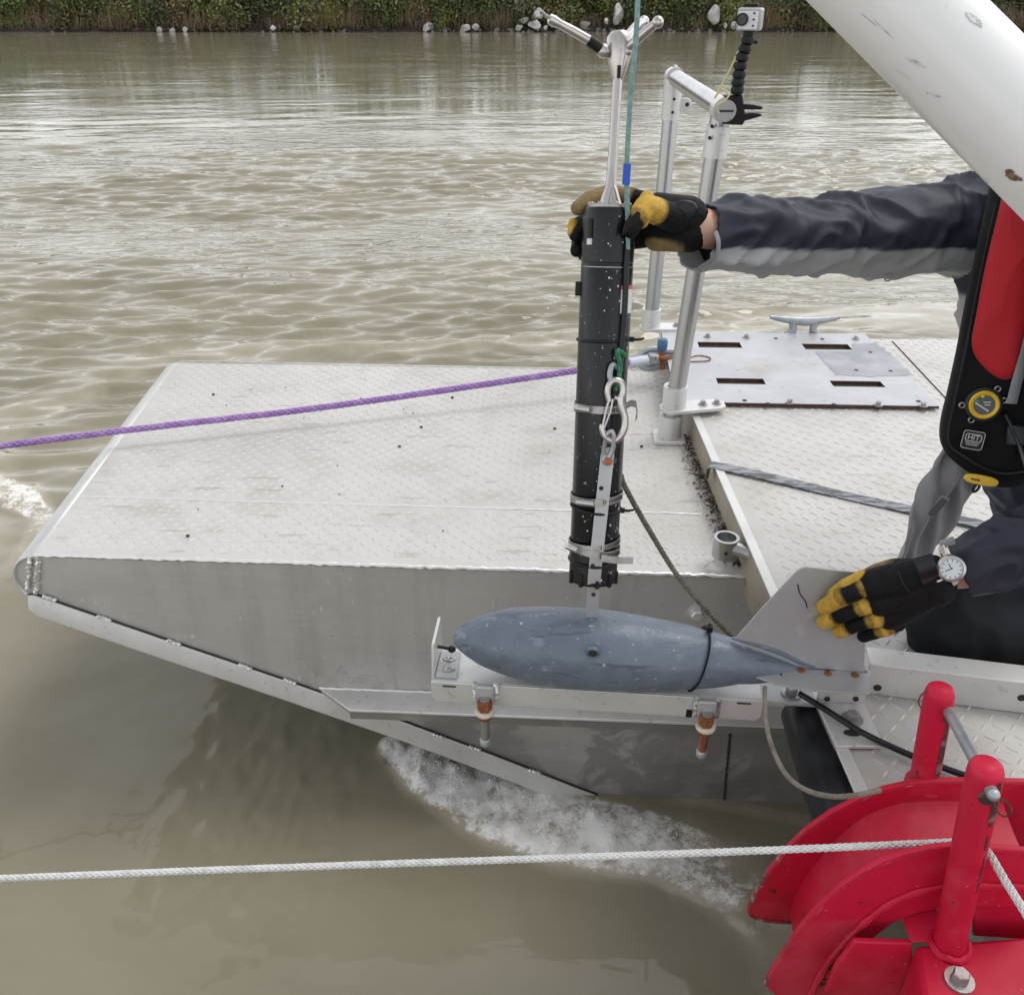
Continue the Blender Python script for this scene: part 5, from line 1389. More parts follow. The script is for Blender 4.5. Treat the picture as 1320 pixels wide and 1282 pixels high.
MB().tube(smooth_path([fr(792,512,kf+.02), fr(799,514,kf+.02), fr(803,508,kf), fr(801,500,kf)], 4), .0035, 8).build('eye', MATS['stainless'], hook)
MB().tube([fr(786,512,kf+.06), fr(781,530,kf+.06), fr(777,549,kf+.06)], .0017, 8).build('gate_wire', MATS['stainless'], hook)
MB().tube([fr(790,514,kf+.06), fr(787,530,kf+.06), fr(779,551,kf+.06)], .0017, 8).build('gate_wire', MATS['stainless'], hook)
s2 = thing('dee_shackle', 'small galvanised shackle with an orange pin joining hook and hanger bar', 'shackle', fr(783, 592, 1.2))
MB().tube(smooth_path([fr(778,590,1.1), fr(779,575,1.22), fr(783,560,1.42), fr(788,556,1.46), fr(791,562,1.45), fr(790,578,1.36), fr(785,591,1.30)], 6), .0035, 10).build('bow', MATS['galv'], s2)
c = fr(783, 592, 1.12); MB().lathe(c, CF, [(0,.0085),(.004,.0085),(.006,.0065)], 16).build('eye', MATS['galv'], s2)
MB().lathe(c + CF*.006, CF, [(0,.0056),(.006,.0056),(.008,.004)], 6).build('pin', MATS['orange_paint'], s2)
# olive line from behind the meter down to the cradle
p = [at_y(800, 612, Yc0 + .06), at_y(806, 628, Yc0 + .075), at_y(835, 680, Yc0 + .08), at_y(872, 740, Yc0 + .08), at_y(905, 780, Yc0 + .075), at_y(945, 822, Yc0 + .05), at_y(975, 850, Yc0 + .03)]
o = braid(smooth_path(p, 8), .0044, .02, 3, 8, 5).build('olive_line', MATS['rope_olive'], None, org=p[-1], fix=False, smooth=180); tag(o, 'olive grey cord running from the black meter down behind the tail fin', 'rope')
p = [on_h(985, 880) + WN*.01, at_d(986, 905, 1.32), at_d(988, 935, 1.28), at_d(998, 970, 1.24), at_d(1015, 1000, 1.20), at_d(1040, 1018, 1.16), at_d(1070, 1026, 1.12), at_d(1100, 1025, 1.09), at_d(1135, 1018, 1.09)]
o = MB().tube(smooth_path(p, 8), .0034, 7).build('tan_line', MATS['rope_tan'], None, org=p[0]); tag(o, 'thin brown cord drooping from the tail of the weight to the red fairlead', 'rope')
p = [at_z(1030, 893, ZR+.02), at_z(1050, 905, ZR+.018), at_z(1075, 921, ZR+.022), at_z(1110, 943, ZR+.020), at_z(1160, 967, ZR+.012), at_z(1205, 985, ZR+.010), at_z(1255, 1003, ZR+.010), at_z(1330, 1028, ZR+.01)]
o = MB().tube(smooth_path(p, 8), .0050, 10).build('black_cable', MATS['black_rubber'], None, org=p[3]); tag(o, 'black electric cable crossing the work deck behind the red posts', 'cable')
# ================================================================== red fairlead
YN, YF = .745, .862
fl = thing('fairlead', 'red steel rope fairlead chute with two upright posts and chipped paint', 'fairlead', at_z(1240, 1260, .70))
RED = MATS['red_paint']
def Nn(px, py, y=YN): return at_y(px, py, y)
out_n = [(1345,1098),(1262,1091),(1230,1090),(1200,1093),(1170,1099),(1140,1109),(1110,1124),(1085,1141),(1062,1162),(1040,1186),(1020,1212),(1003,1238),(991,1258),(988,1268),(991,1276),(1000,1283),(1038,1292)]
bead_n = [(1044,1282),(1052,1263),(1066,1240),(1085,1216),(1108,1192),(1134,1170),(1162,1154),(1190,1145),(1215,1141),(1262,1139),(1345,1141)]
o = MB().prism([Nn(*p) for p in out_n + bead_n], V(0,.008,0)).build('near_cheek', RED, fl, bevel=.002)
fb_ = [Nn(*p) + V(0,-.002,0) for p in bead_n]
MB().tube(resample(smooth_path(fb_, 4), .012), [.0045 + .0012*math.sin(i*1.9) for i in range(len(resample(smooth_path(fb_, 4), .012)))], 7).build('cheek_weld', RED, fl)
low_n = [(1345,1172),(1262,1167),(1212,1170),(1180,1177),(1150,1190),(1122,1212),(1102,1238),(1090,1262),(1082,1290)]
MB().prism([Nn(p[0], p[1], YN + .004) for p in [(1040,1295)] + bead_n + low_n], V(0,.008,0)).build('near_web', RED, fl, bevel=.0015)
MB().prism([Nn(p[0], p[1], YN + .010) for p in [(1255,1160),(1345,1165),(1345,1212),(1255,1206)]], V(0,.006,0)).build('lower_web', RED, fl, bevel=.0015)
out_f = [(1345,1008),(1250,1006),(1210,1006),(1175,1009),(1140,1017),(1105,1030),(1070,1048),(1040,1069),(1012,1096),(990,1124),(974,1152),(966,1167),(967,1177),(976,1183),(1000,1186),(1024,1187)]
in_f = [(1060,1205),(1110,1170),(1160,1140),(1230,1118),(1345,1112)]
MB().prism([Nn(p[0], p[1], YF) for p in out_f + in_f], V(0,.008,0)).build('far_cheek', RED, fl, bevel=.002)
# chute floor, curved across as a shallow trough between the cheeks
rings = []
fp = smooth_path([Nn(*p) for p in bead_n], 3)
for p in fp:
    r = []
    for k in range(9):
        t = k/8; r.append(Vector((p.x, YN + .006 + (YF - YN)*t, p.z + .012*(2*t-1)**2 - .010 + .02*t)))
    rings.append(r)
MB().loft(rings, False, False).build('chute_floor', RED, fl, fix=False, smooth=180)
MB().tube(resample([Nn(p[0], p[1], YF + .004) for p in out_f], .012), .0044, 8).build('far_rim', mat('red_rim', (.42,.02,.04), .5, 0, layers=[dict(scale=30, lo=.45, hi=.6, col=(.10,.05,.045), fac=.9, detail=6), dict(scale=60, lo=.55, hi=.65, col=(.5,.3,.3), fac=.6)]), fl)
MB().tube(resample([Nn(p[0], p[1], YN + .004) for p in out_n[:14]], .012), .0042, 8).build('near_rim', MATS['red_rim'], fl)
# base box and gussets
bzt = at_y(1235, 1232, .70).z
b0 = [at_z(1180, 1217, bzt), at_z(1345, 1204, bzt), at_z(1900, 1204, bzt), at_z(1900, 1400, bzt), at_z(1345, 1400, bzt), at_z(1205, 1400, bzt), at_z(1192, 1290, bzt)]
MB().prism(b0, V(0,0,-.16)).build('base_box', RED, fl, bevel=.006)
yg = .715
MB().prism([Nn(p[0], p[1], yg) for p in [(1102,1214),(1176,1216),(1180,1300),(1064,1280),(1078,1245)]], V(0,.008,0)).build('gusset', RED, fl, bevel=.002)
g2 = [Nn(1176,1200,yg+.002), Nn(1183,1188,yg+.02)]
MB().prism([Nn(1174,1216,yg+.0), Nn(1174,1185,yg+.03), Nn(1215,1180,yg+.03), Nn(1215,1216,yg)], V(0,.03,0)).build('gusset', RED, fl, bevel=.003)
# posts
def post(p0, p1, r, nm='post'):
    d = (p1-p0).normalized(); L = (p1-p0).length
    return MB().lathe(p0, d, [(0,r),(L-.02,r),(L-.012,r*.97),(L-.005,r*.85),(L-.001,r*.6),(L,r*.2)], 28).build(nm, RED, fl, smooth=60)
n0 = at_z(1223, 1218, bzt); n1 = at_y(1273, 982, n0.y)
f0_, f1_ = at_y(1190, 1012, .885), at_y(1213, 884, .885)
RN, RFp = .0195, .0190
pn = post(n0, n1, RN); pf_ = post(f0_, f1_, RFp)
mb = MB(); mb.tube([n0 + V(.0225*math.cos(k*.349), .0225*math.sin(k*.349), .003 + .002*math.sin(k*2.2)) for k in range(19)], .0055, 8); mb.build('post_weld', RED, pn)
mb = MB(); mb.tube([f0_ + V(.0205*math.cos(k*.349), .0205*math.sin(k*.349), .004 + .002*math.sin(k*2.2)) for k in range(19)], .005, 8); mb.build('post_weld', RED, pf_)
a, b = at_y(1220, 912, .875), at_y(1279, 1021, n0.y - .024)
rod = MB().tube([a, b], .0068, 14).build('keeper_rod', MATS['galv'], fl)
MB().ball(b + (b-a).normalized()*.004, .0072, 12, 8).build('rod_end', MATS['galv'], rod)
# bare worn strips where the paint has gone
def wear(p0, p1, r, t0, t1, ang0, ang1, seed, nm='paint_wear'):
    d = (p1-p0).normalized(); L = (p1-p0).length; fr_ = (V(0,-1,0) - d*V(0,-1,0).dot(d)).normalized(); rt = V(1,0,0) - d*V(1,0,0).dot(d); rt.normalize()
    rs = random.Random(seed); rings = []; m = 40
    for i in range(m+1):
        t = t0 + (t1-t0)*i/m; w = math.sin(math.pi*i/m)**.35
        c = (ang0+ang1)/2 + rs.uniform(-3,3); h = (ang1-ang0)/2*w*rs.uniform(.7,1.05)
        rings.append([p0 + d*(L*t) + (fr_*math.cos(R(c+h*s)) + rt*math.sin(R(c+h*s)))*(r + .0006) for s in (-1,-.5,0,.5,1)])
    MB().loft(rings, False, False).build(nm, MATS['red_worn'], fl, fix=False)
wear(f0_, f1_, RFp, .08, .74, 8, 40, 2); wear(f0_, f1_, RFp, .74, .82, -5, 55, 3)
wear(n0, n1, RN, .74, .96, 5, 38, 4); wear(n0, n1, RN, .86, .93, -40, 30, 8); wear(n0, n1, RN, .38, .60, 25, 33, 6); wear(n0, n1, RN, .62, .70, 15, 27, 7)
MB().hexbolt(at_z(1236, 1264, bzt), UPZ, .0105, .013).build('bolt', MATS['steel_dull'], fl)
mb = MB(); 
for px, py, w in ((1046,1136,9), (1058,1138,5), (1066,1141,8)):
    c = at_y(px, py, YF - .001); MB().ball(c, .001*w, 8, 4, (1,.06,.35)).build('paint_chip', MATS['red_worn'], fl)
mb = MB(); mb.tube(smooth_path([at_y(1196,890,.86), at_y(1188,895,.855), at_y(1184,905,.85), at_y(1188,913,.85)], 5), .0011, 5); mb.tube(smooth_path([at_y(1282,1030,n0.y-.028), at_y(1296,1032,n0.y-.03), at_y(1304,1044,n0.y-.03), at_y(1296,1052,n0.y-.03), at_y(1285,1045,n0.y-.028), at_y(1281,1032,n0.y-.028)], 5), .0012, 5)
mb.build('keeper_wire', MATS['rust_edge'], fl)

# ================================================================== white rope
w0_ = at_d(-60, 1134, 1.26); w1_ = at_d(300, 1120, 1.225)
p = [w0_ + (w0_ - w1_) * 13, w0_ + (w0_ - w1_) * 5, w0_, at_d(300, 1120, 1.225), at_d(700, 1106, 1.185), at_d(1000, 1095, 1.15), at_y(1228, 1085, .778), at_y(1252, 1086, .755), at_y(1272, 1096, .728), at_y(1296, 1135, .68), at_y(1345, 1215, .60), at_y(1450, 1400, .52), V(1.25, .05, ZR + .06), V(1.6, -.45, ZR + .012)]
pp_ = smooth_path(p[:7], 10) + smooth_path(p[6:], 10)[1:]
o = braid(pp_, .0046, .036, 4, 12, 5).build('white_rope', MATS['rope_white'], None, org=p[6], fix=False, smooth=180); tag(o, 'taut white braided rope led through the red fairlead', 'rope')

# ================================================================== white boom and hoist cable
ba, bb = at_d(1100, -52, .99), at_d(1452, 300, .957)
bdv = (bb - ba).normalized(); BR = .0590
tip = ba - bdv * .42; foot_ = bb + bdv * .45
bo = thing('crane_boom', 'scuffed white painted tubular crane boom slanting across the top right', 'crane boom', foot_)
def ringpath(n=30): return [tip.lerp(foot_, k/n) for k in range(n+1)]
tb = MB().tube(ringpath(), BR, 48).build('boom_tube', MATS['white_paint'], bo, smooth=60)
MB().cyl(tip - bdv*.012, tip, BR*1.04, 40).build('end_plate', MATS['white_paint'], bo)
cab_top = at_y(824, -330, 1.36)
MB().prism([tip + V(0,-.006,-.05), tip + V(0,-.006,.05), cab_top + V(-.05,-.006,.04), cab_top + V(-.05,-.006,-.03)], V(0,.012,0)).build('tip_bracket', MATS['white_paint'], bo, bevel=.002)
MB().lathe(cab_top + V(.03,-.012,0) - V(.06,0,0)*0 + V(0,0,0), V(0,1,0), [(0,.042),(.004,.034),(.012,.030),(.020,.034),(.024,.042)], 28).build('sheave', MATS['galv'], bo)
base_p = Vector((foot_.x + .06, foot_.y, ZR))
MB().cyl(base_p, Vector((base_p.x, base_p.y, foot_.z + .12)), .085, 32).build('mast', MATS['white_paint'], bo)
# bare chips in the paint
mb = MB(); rs = random.Random(9)
def chip(px, py, w, h, ang):
    # on the tube's near surface
    d = ray(px, py); oc = _C - tip
    dp = d - bdv*d.dot(bdv); op = oc - bdv*oc.dot(bdv)
    A, B_, C_ = dp.dot(dp), 2*dp.dot(op), op.dot(op) - BR*BR; disc = B_*B_ - 4*A*C_
    if disc < 0: return
    t = (-B_ - math.sqrt(disc))/(2*A); c = _C + d*t; n = (op + dp*t).normalized(); e = bdv; f = n.cross(e)
    ring = []
    for k in range(12):
        a = k*math.pi/6; q_ = rs.uniform(.7, 1.15); ring.append(c + n*.0006 + (e*math.cos(ang) + f*math.sin(ang))*(math.cos(a)*w*q_) + (f*math.cos(ang) - e*math.sin(ang))*(math.sin(a)*h*q_))
    mb.add(ring + [c + n*.0008], [(k, (k+1) % 12, 12) for k in range(12)])
chip(1308, 229, .010, .004, .6); chip(1302, 222, .005, .005, 0)
mb.build('rust_chip', mat('rust_pale', (.24,.16,.10), .8, 0, layers=[dict(scale=200, lo=.45, hi=.6, col=(.08,.05,.03), fac=.9)]), tb, fix=False)
mb = MB()
for px, py, w, h, a in ((1255,25,.014,.0035,.1),(1180,80,.012,.002,.3),(1205,122,.010,.0022,.5),(1140,38,.018,.0007,.0),(1120,25,.012,.0006,.1),(1163,95,.013,.0006,.2)): chip(px, py, w, h, a)
mb.build('scuff', mat('scuff_grey', (.42,.43,.45), .6, 0, layers=[dict(scale=90, lo=.45, hi=.55, col=(.70,.70,.69), fac=.9)]), tb, fix=False)

hp = [cab_top + V(0,-.0,-.02), at_y(822, 0, 1.285), at_y(814, 110, 1.262), at_y(808, 215, 1.25), hk_top, cp(.90, 36, 1.10)]
hc_ = thing('hoist_cable', 'thin teal hoist cable hanging down to the black meter', 'cable', hp[-1])
MB().tube(smooth_path(hp, 8), .0034, 8).build('line', MATS['cord_teal'], hc_)
a, b = at_y(808.6, 211, 1.2495), at_y(806.8, 238, 1.248)
MB().tube([a, b], .0052, 12).build('blue_tape', MATS['tape_blue'], hc_)
# black tape flag where the cable is made fast
q_ = [at_y(801, 305, 1.222), at_y(806, 288, 1.222), at_y(822, 272, 1.225), at_y(826, 274, 1.23), at_y(824, 286, 1.23), at_y(812, 296, 1.225)]
o = MB().prism(q_, V(0,.004,0)).build('tape_flag', MATS['black_rubber'], hc_, bevel=.001)
# ================================================================== person
def capsule(mb, p0, r0, p1, r1, n=16):
    d = p1 - p0; L = d.length
    if L < 1e-5: mb.ball(p0, r0, n, 10); return
    prof_ = []
    for k in range(6): a = R(-88 + 88*k/5); prof_.append((r0*math.sin(a), r0*math.cos(a)))
    for k in range(6): a = R(88*k/5); prof_.append((L + r1*math.sin(a), r1*math.cos(a)))
    mb.lathe(p0, d, prof_, n)
def blob(caps, voxel, smooth_it):
    mb = MB()
    for c in caps: capsule(mb, c[0], c[1], c[2], c[3])
    me = mb.mesh('blob', (0,0,0), 0); fix_normals(me)
    o = bpy.data.objects.new('blob', me); COL.objects.link(o)
    m = o.modifiers.new('r', 'REMESH'); m.mode = 'VOXEL'; m.voxel_size = voxel
    s = o.modifiers.new('s', 'SMOOTH'); s.factor = .5; s.iterations = smooth_it
    dg = bpy.context.evaluated_depsgraph_get(); dg.update()
    out = bpy.data.meshes.new_from_object(o.evaluated_get(dg))
    bpy.data.objects.remove(o); bpy.data.meshes.remove(me)
    return out
def seg_info(P, caps):
    """nearest capsule of every vertex: index, place along it, signed distance"""
    best = np.full(len(P), 1e9); idx = np.zeros(len(P), int); tt_ = np.zeros(len(P))
    for i, c in enumerate(caps):
        a = np.array(c[0]); d = np.array(c[2]) - a; L2 = max(1e-9, d @ d)
        t = np.clip(((P - a) @ d) / L2, 0, 1); dist = np.linalg.norm(P - a - t[:, None]*d, axis=1) - (c[1] + (c[3]-c[1])*t)
        u = dist < best; best[u] = dist[u]; idx[u] = i; tt_[u] = t[u]
    return idx, tt_, best
def co_of(me):
    P = np.empty(len(me.vertices)*3); me.vertices.foreach_get('co', P); N = np.empty(len(me.vertices)*3); me.vertices.foreach_get('normal', N)
    return P.reshape(-1,3), N.reshape(-1,3)
def put(me, P, tint=None, name='tint'):
    me.vertices.foreach_set('co', np.ascontiguousarray(P).ravel())
    if tint is not None:
        a = me.attributes.new(name, 'FLOAT_COLOR', 'POINT'); a.data.foreach_set('color', np.concatenate([tint, np.ones((len(tint),1))], 1).astype(np.float32).ravel())
    me.polygons.foreach_set('use_smooth', [True]*len(me.polygons)); me.update()
def folds(P, axis_t, theta, amp, k1, seed):
    """cloth creases running round a limb"""
    w = fbm(P, 7, 3, seed)*4
    a = np.sin(k1*axis_t + 1.6*np.sin(theta + seed) + w*2.2)
    b = np.sin(k1*1.7*axis_t - 2.1*theta + w*3 + seed)
    rdg = 1 - np.abs(a)**.8; rd2 = 1 - np.abs(b)**.8
    return amp*(.75*rdg + .45*rd2 - .55)*(.35 + .9*vnoise(P, 11, seed+4))
def yp(px, py, y): return at_y(px, py, y)
NAVY, GREYC, BLK = (.026,.030,.046), (.34,.345,.355), (.0085,.0085,.010)
person = thing('person', 'kneeling person in navy jacket and red life vest steadying the black meter', 'person', V(1.05, 1.38, ZR))
POFF = person.location.copy()
SR, ER, WR = yp(1300,292,1.53), yp(1090,303,1.46), yp(900,294,1.335)
SL, EL, WLf = yp(1445,300,1.16), yp(1425,668,1.03), yp(1236,735,1.055)
CHEST, BELLY, HIP = yp(1352,420,1.43), yp(1375,590,1.38), yp(1420,735,1.40)
NECK = yp(1400,225,1.40); HEAD = yp(1440,110,1.40)
# body under the clothes (one continuous figure)
KL, FL_ = yp(1228,800,1.235), yp(1500,820,1.22)
KR, FR_ = yp(1345,716,1.62), yp(1560,740,1.62)
hd_f = V(-.9, -.42, -.1).normalized()
bcaps = [(NECK,.052,HEAD - V(0,0,.03),.056), (HEAD,.090,HEAD + V(0,0,.035),.088), (HEAD + hd_f*.035 - V(0,0,.055),.055,HEAD + hd_f*.02,.07),
         (NECK,.06,CHEST,.11), (CHEST,.115,BELLY,.115), (BELLY,.115,HIP,.12), (NECK,.055,SR,.055), (NECK,.055,SL,.055),
         (SR,.05,ER,.042), (ER,.04,WR,.030), (WR,.030,yp(872,292,1.335),.029), (SL,.05,EL,.042), (EL,.04,WLf,.029),
         (HIP,.085,KL,.055), (KL,.05,FL_,.04), (HIP,.085,KR,.055), (KR,.05,FR_,.04),
         (HEAD + hd_f*.088 + V(0,0,.0),.013,HEAD + hd_f*.100 - V(0,0,.028),.016), (HEAD + hd_f*.075 - V(0,0,.062),.016,HEAD + hd_f*.080 - V(0,0,.058),.015)]
hd_s = hd_f.cross(UPZ).normalized()
for s in (-1,1): bcaps.append((HEAD + hd_s*(s*.088) + V(0,0,.012),.016,HEAD + hd_s*(s*.090) - V(0,0,.02),.012))
me_ = blob(bcaps, .009, 6); P, N_ = co_of(me_); put(me_, P - np.array(POFF))
body_o = link('body', me_, MATS['skin'], person)
for s in (-1,1):
    e = HEAD + hd_f*.076 + hd_s*(s*.031) + V(0,0,.008); MB().ball(e, .0105, 12, 8).build('eye', MATS['sticker'], body_o); MB().ball(e + hd_f*.0068, .0048, 10, 6).build('iris', MATS['hair'], body_o)
MB().tube([HEAD + hd_f*.090 - hd_s*.022 - V(0,0,.047), HEAD + hd_f*.098 - V(0,0,.046), HEAD + hd_f*.090 + hd_s*.022 - V(0,0,.047)], .005, 8).build('mouth', MATS['orange_paint'] if False else mat('lip', (.42,.18,.15), .5), body_o)
hm = blob([(HEAD - hd_f*.02 + V(0,0,.03),.098,HEAD - hd_f*.01 + V(0,0,.055),.093), (HEAD - hd_f*.05 - V(0,0,.02),.07,HEAD - hd_f*.03 + V(0,0,.04),.08)], .007, 3)
P, N_ = co_of(hm); P = P + N_*(.008*(fbm(P, 45, 2, 3)-.5))[:, None]; put(hm, P - np.array(POFF)); link('hair', hm, MATS['hair'], person)

# jacket
cuffR, cuffL = yp(896,307,1.340), yp(1234,736,1.055)
jc_ = [(cuffR,.048,ER.lerp(cuffR,.55),.053), (ER.lerp(cuffR,.55),.053,ER,.057), (ER,.057,ER.lerp(SR,.6),.073), (ER.lerp(SR,.6),.073,SR,.094),
       (cuffL,.042,EL.lerp(cuffL,.5),.052), (EL.lerp(cuffL,.5),.052,EL,.060), (EL,.060,SL,.082),
       (SR,.085,NECK,.075), (SL,.085,NECK,.075), (CHEST,.140,BELLY,.140), (SR.lerp(CHEST,.35),.11,CHEST,.13), (SL.lerp(CHEST,.5),.12,CHEST,.12), (BELLY,.14,HIP,.15)]
jm = blob(jc_, .0042, 5)
bmj = bmesh.new(); bmj.from_mesh(jm)
dRr = (jc_[0][2]-jc_[0][0]).normalized(); dLl = (jc_[4][2]-jc_[4][0]).normalized()
tiltR = (dRr + V(0,0,-.20)).normalized()
dead = [v for v in bmj.verts if ((v.co - cuffR).dot(tiltR) < 0 and (v.co - cuffR).length < .12) or ((v.co - cuffL).dot(dLl) < 0 and (v.co - cuffL).length < .12)]
bmesh.ops.delete(bmj, geom=dead, context='VERTS'); bmj.to_mesh(jm); bmj.free()
P, N_ = co_of(jm); idx, t_, _d = seg_info(P, jc_)
axl = np.zeros(len(P)); th = np.zeros(len(P)); lower = np.zeros(len(P))
for i, c in enumerate(jc_):
    m_ = idx == i
    a = np.array(c[0]); d = np.array(c[2]) - a; L_ = np.linalg.norm(d); d /= L_
    up = np.array([0,0,1.0]); sd = np.cross(d, up); sd /= np.linalg.norm(sd); u2 = np.cross(sd, d)
    q_ = P[m_] - a; axl[m_] = q_ @ d; th[m_] = np.arctan2(q_ @ sd, q_ @ u2)
    lower[m_] = (q_ @ u2) / max(c[1], c[3])
# continuous length along the right sleeve
for i, off_ in ((1, (jc_[0][2]-jc_[0][0]).length), (2, (jc_[0][2]-jc_[0][0]).length + (jc_[1][2]-jc_[1][0]).length), (3, sum((jc_[j][2]-jc_[j][0]).length for j in range(3)))): axl[idx == i] += off_
sl = np.isin(idx, (0,1,2,3)); s2_ = np.isin(idx, (4,5,6))
def crease(ks, kt, sh, seed):
    Q = np.stack([axl*ks + sh*np.sin(th + seed) + 1.2*fbm(P, 9, 2, seed), np.cos(th)*kt + seed, np.sin(th)*kt], 1)
    return (1 - np.abs(2*vnoise(Q, 1.0, seed) - 1))**3
dsp = .017*(crease(16, .8, 1.2, 3) - .3) + .011*(crease(27, 1.0, -1.5, 7) - .3) + .002*(crease(55, 1.5, .8, 12) - .4)
dsp *= np.where(sl | s2_, 1.0, .8)*(.65 + .6*vnoise(P, 8, 5))
dsp *= np.where((idx == 0) | (idx == 4), .25 + .75*sstep(0, .06, axl), 1)
dsp += .003*(fbm(P, 8, 2, 15)-.5)
P2 = P + N_*dsp[:, None]
tint = np.tile(np.array(NAVY), (len(P),1))
wob = .10*(fbm(P, 14, 2, 8)-.5)
gw = np.where(sl, sstep(-.10, -.17, lower + wob), 0.0)
tint = tint*(1-gw[:,None]) + np.array(GREYC)*gw[:,None]
tor = np.isin(idx, (9,10,11,12)); zc = yp(1240,395,1.4).z
g2 = np.where(tor, sstep(zc + .004, zc - .004, P[:,2])*sstep(CHEST.x - .055, CHEST.x - .075, P[:,0]), 0.0)
tint = tint*(1-g2[:,None]) + np.array(GREYC)*g2[:,None]
# soften the change of colour over a couple of millimetres by leaving it to the mesh itself
put(jm, P2 - np.array(POFF), tint)
bmj = bmesh.new(); bmj.from_mesh(jm)
for _k in range(2): bmesh.ops.smooth_vert(bmj, verts=bmj.verts[:], factor=.5, use_axis_x=True, use_axis_y=True, use_axis_z=True)
bmj.to_mesh(jm); bmj.free()
jk = link('jacket', jm, MATS['jacket_cloth'], person); sm_ = jk.modifiers.new('solid', 'SOLIDIFY'); sm_.thickness = .003; sm_.offset = -1
# cuffs
def cuff(c, d, r, tilt, m, nm, w=.02, sc=1.0):
    a, b, d = frame_of(d); rings = []
    for z, rr in ((0, r), (w*.3, r*1.03), (w, r*1.02), (w, r*.93), (0, r*.93)):
        rings.append([c + d*z + a*(rr*math.cos(k*.2244)) + b*(rr*math.sin(k*.2244)*sc) for k in range(28)])
    rings.append(rings[0]); return MB().loft(rings, False).build(nm, m, jk)
dR = (ER - cuffR).normalized()
mb = MB(); c = yp(908,318,1.293); mb.tube(smooth_path([yp(922,298,1.290), yp(926,312,1.286), yp(924,330,1.287), yp(914,345,1.295), yp(902,350,1.305)], 5), .0058, 10, flat=(1.0,.35)); mb.build('cuff_tab', MATS['grey_cloth'], jk)
mb = MB(); mb.tube([cuffR + dR*.035, cuffR + dR*.038], .043, 20); mb.build('cuff_lining', MATS['black_cloth'], jk)
z0 = yp(1146,353,1.43); MB().tube([z0 + V(.006*math.cos(k*.6), 0, -.006 + .006*math.sin(k*.6)) for k in range(11)], .0012, 6).build('zip_ring', MATS['steel_dull'], jk)
MB().box(yp(1221,699,1.040), (.020,.006,.012), (V(.9,0,.4).normalized(), V(0,1,0), V(-.4,0,.9).normalized())).build('cuff_tab', MATS['grey_cloth'], jk, bevel=.002)
# grey tail of the jacket hanging open
Lp = [(1226,583),(1208,600),(1189,624),(1179,650),(1170,678),(1160,708),(1150,735)]
Rp = [(1252,608),(1253,618),(1250,632),(1238,655),(1222,680),(1204,706),(1190,735)]
rings = []
sl_ = smooth_path([yp(p[0],p[1],1.24) for p in Lp], 8); sr_ = smooth_path([yp(p[0],p[1],1.30) for p in Rp], 8)
for i, (a, b) in enumerate(zip(sl_, sr_)):
    row = []
    for k in range(25):
        t = k/24; p_ = a.lerp(b, t); row.append(p_ + V(0, -.012*math.sin(math.pi*t) + .012*math.sin(8*t + i*.10 + 1) + .008*math.sin(19*t - i*.22), 0))
    rings.append(row)
fo_ = MB().loft(rings, False, False).build('jacket_tail', MATS['grey_cloth'], jk, smooth=180, fix=False); m_ = fo_.modifiers.new('s', 'SOLIDIFY'); m_.thickness = .006; m_.offset = 1
e1 = (yp(1220,640,1.2)-yp(1194,668,1.2)).normalized(); e2 = V(0,-1,0); e3 = e1.cross(e2)
c = yp(1209, 654, 1.2245); MB().box(c, (.034,.004,.012), (e1, V(-.1,-1,.1).normalized(), e3)).build('velcro_pad', MATS['webbing'] if False else mat('velcro', (.10,.105,.11), .9, 0, bump=[dict(scale=300, str=.6, d=.002)]), fo_, bevel=.003)
MB().box(c + V(0,.003,0), (.040,.004,.017), (e1, V(-.1,-1,.1).normalized(), e3)).build('pocket_flap', MATS['grey_cloth'], fo_, bevel=.003)

# trousers
tc_ = [(HIP,.115,HIP.lerp(KL,.5),.090), (HIP.lerp(KL,.5),.090,KL,.072), (KL,.070,KL.lerp(FL_,.5) ,.066), (KL.lerp(FL_,.5),.066,FL_,.055),
       (HIP,.115,KR,.078), (KR,.074,FR_,.055), (KL + V(-.01,0,.0),.07,KL + V(-.005,0,-.02),.065)]
tm = blob(tc_, .007, 4); P, N_ = co_of(tm); idx, t_, _d = seg_info(P, tc_)
dsp = .006*(1-np.abs(np.sin(P[:,0]*38 + P[:,2]*26 + 5*fbm(P,6,3,2)))) + .010*(fbm(P,9,3,6)-.5)
P = P + N_*dsp[:, None]; P[:,2] = np.maximum(P[:,2], ZR + .004)
put(tm, P - np.array(POFF)); link('trousers', tm, MATS['trouser_cloth'], person)
for a in (FL_, FR_):
    bm_ = blob([(a, .05, a + V(.12, 0, -.01), .045), (a + V(.10,0,.0), .045, a + V(.12,0,-.05), .035)], .008, 3); P, N_ = co_of(bm_); P[:,2] = np.maximum(P[:,2], ZR + .003); put(bm_, P - np.array(POFF)); link('boot', bm_, MATS['black_rubber'], person)

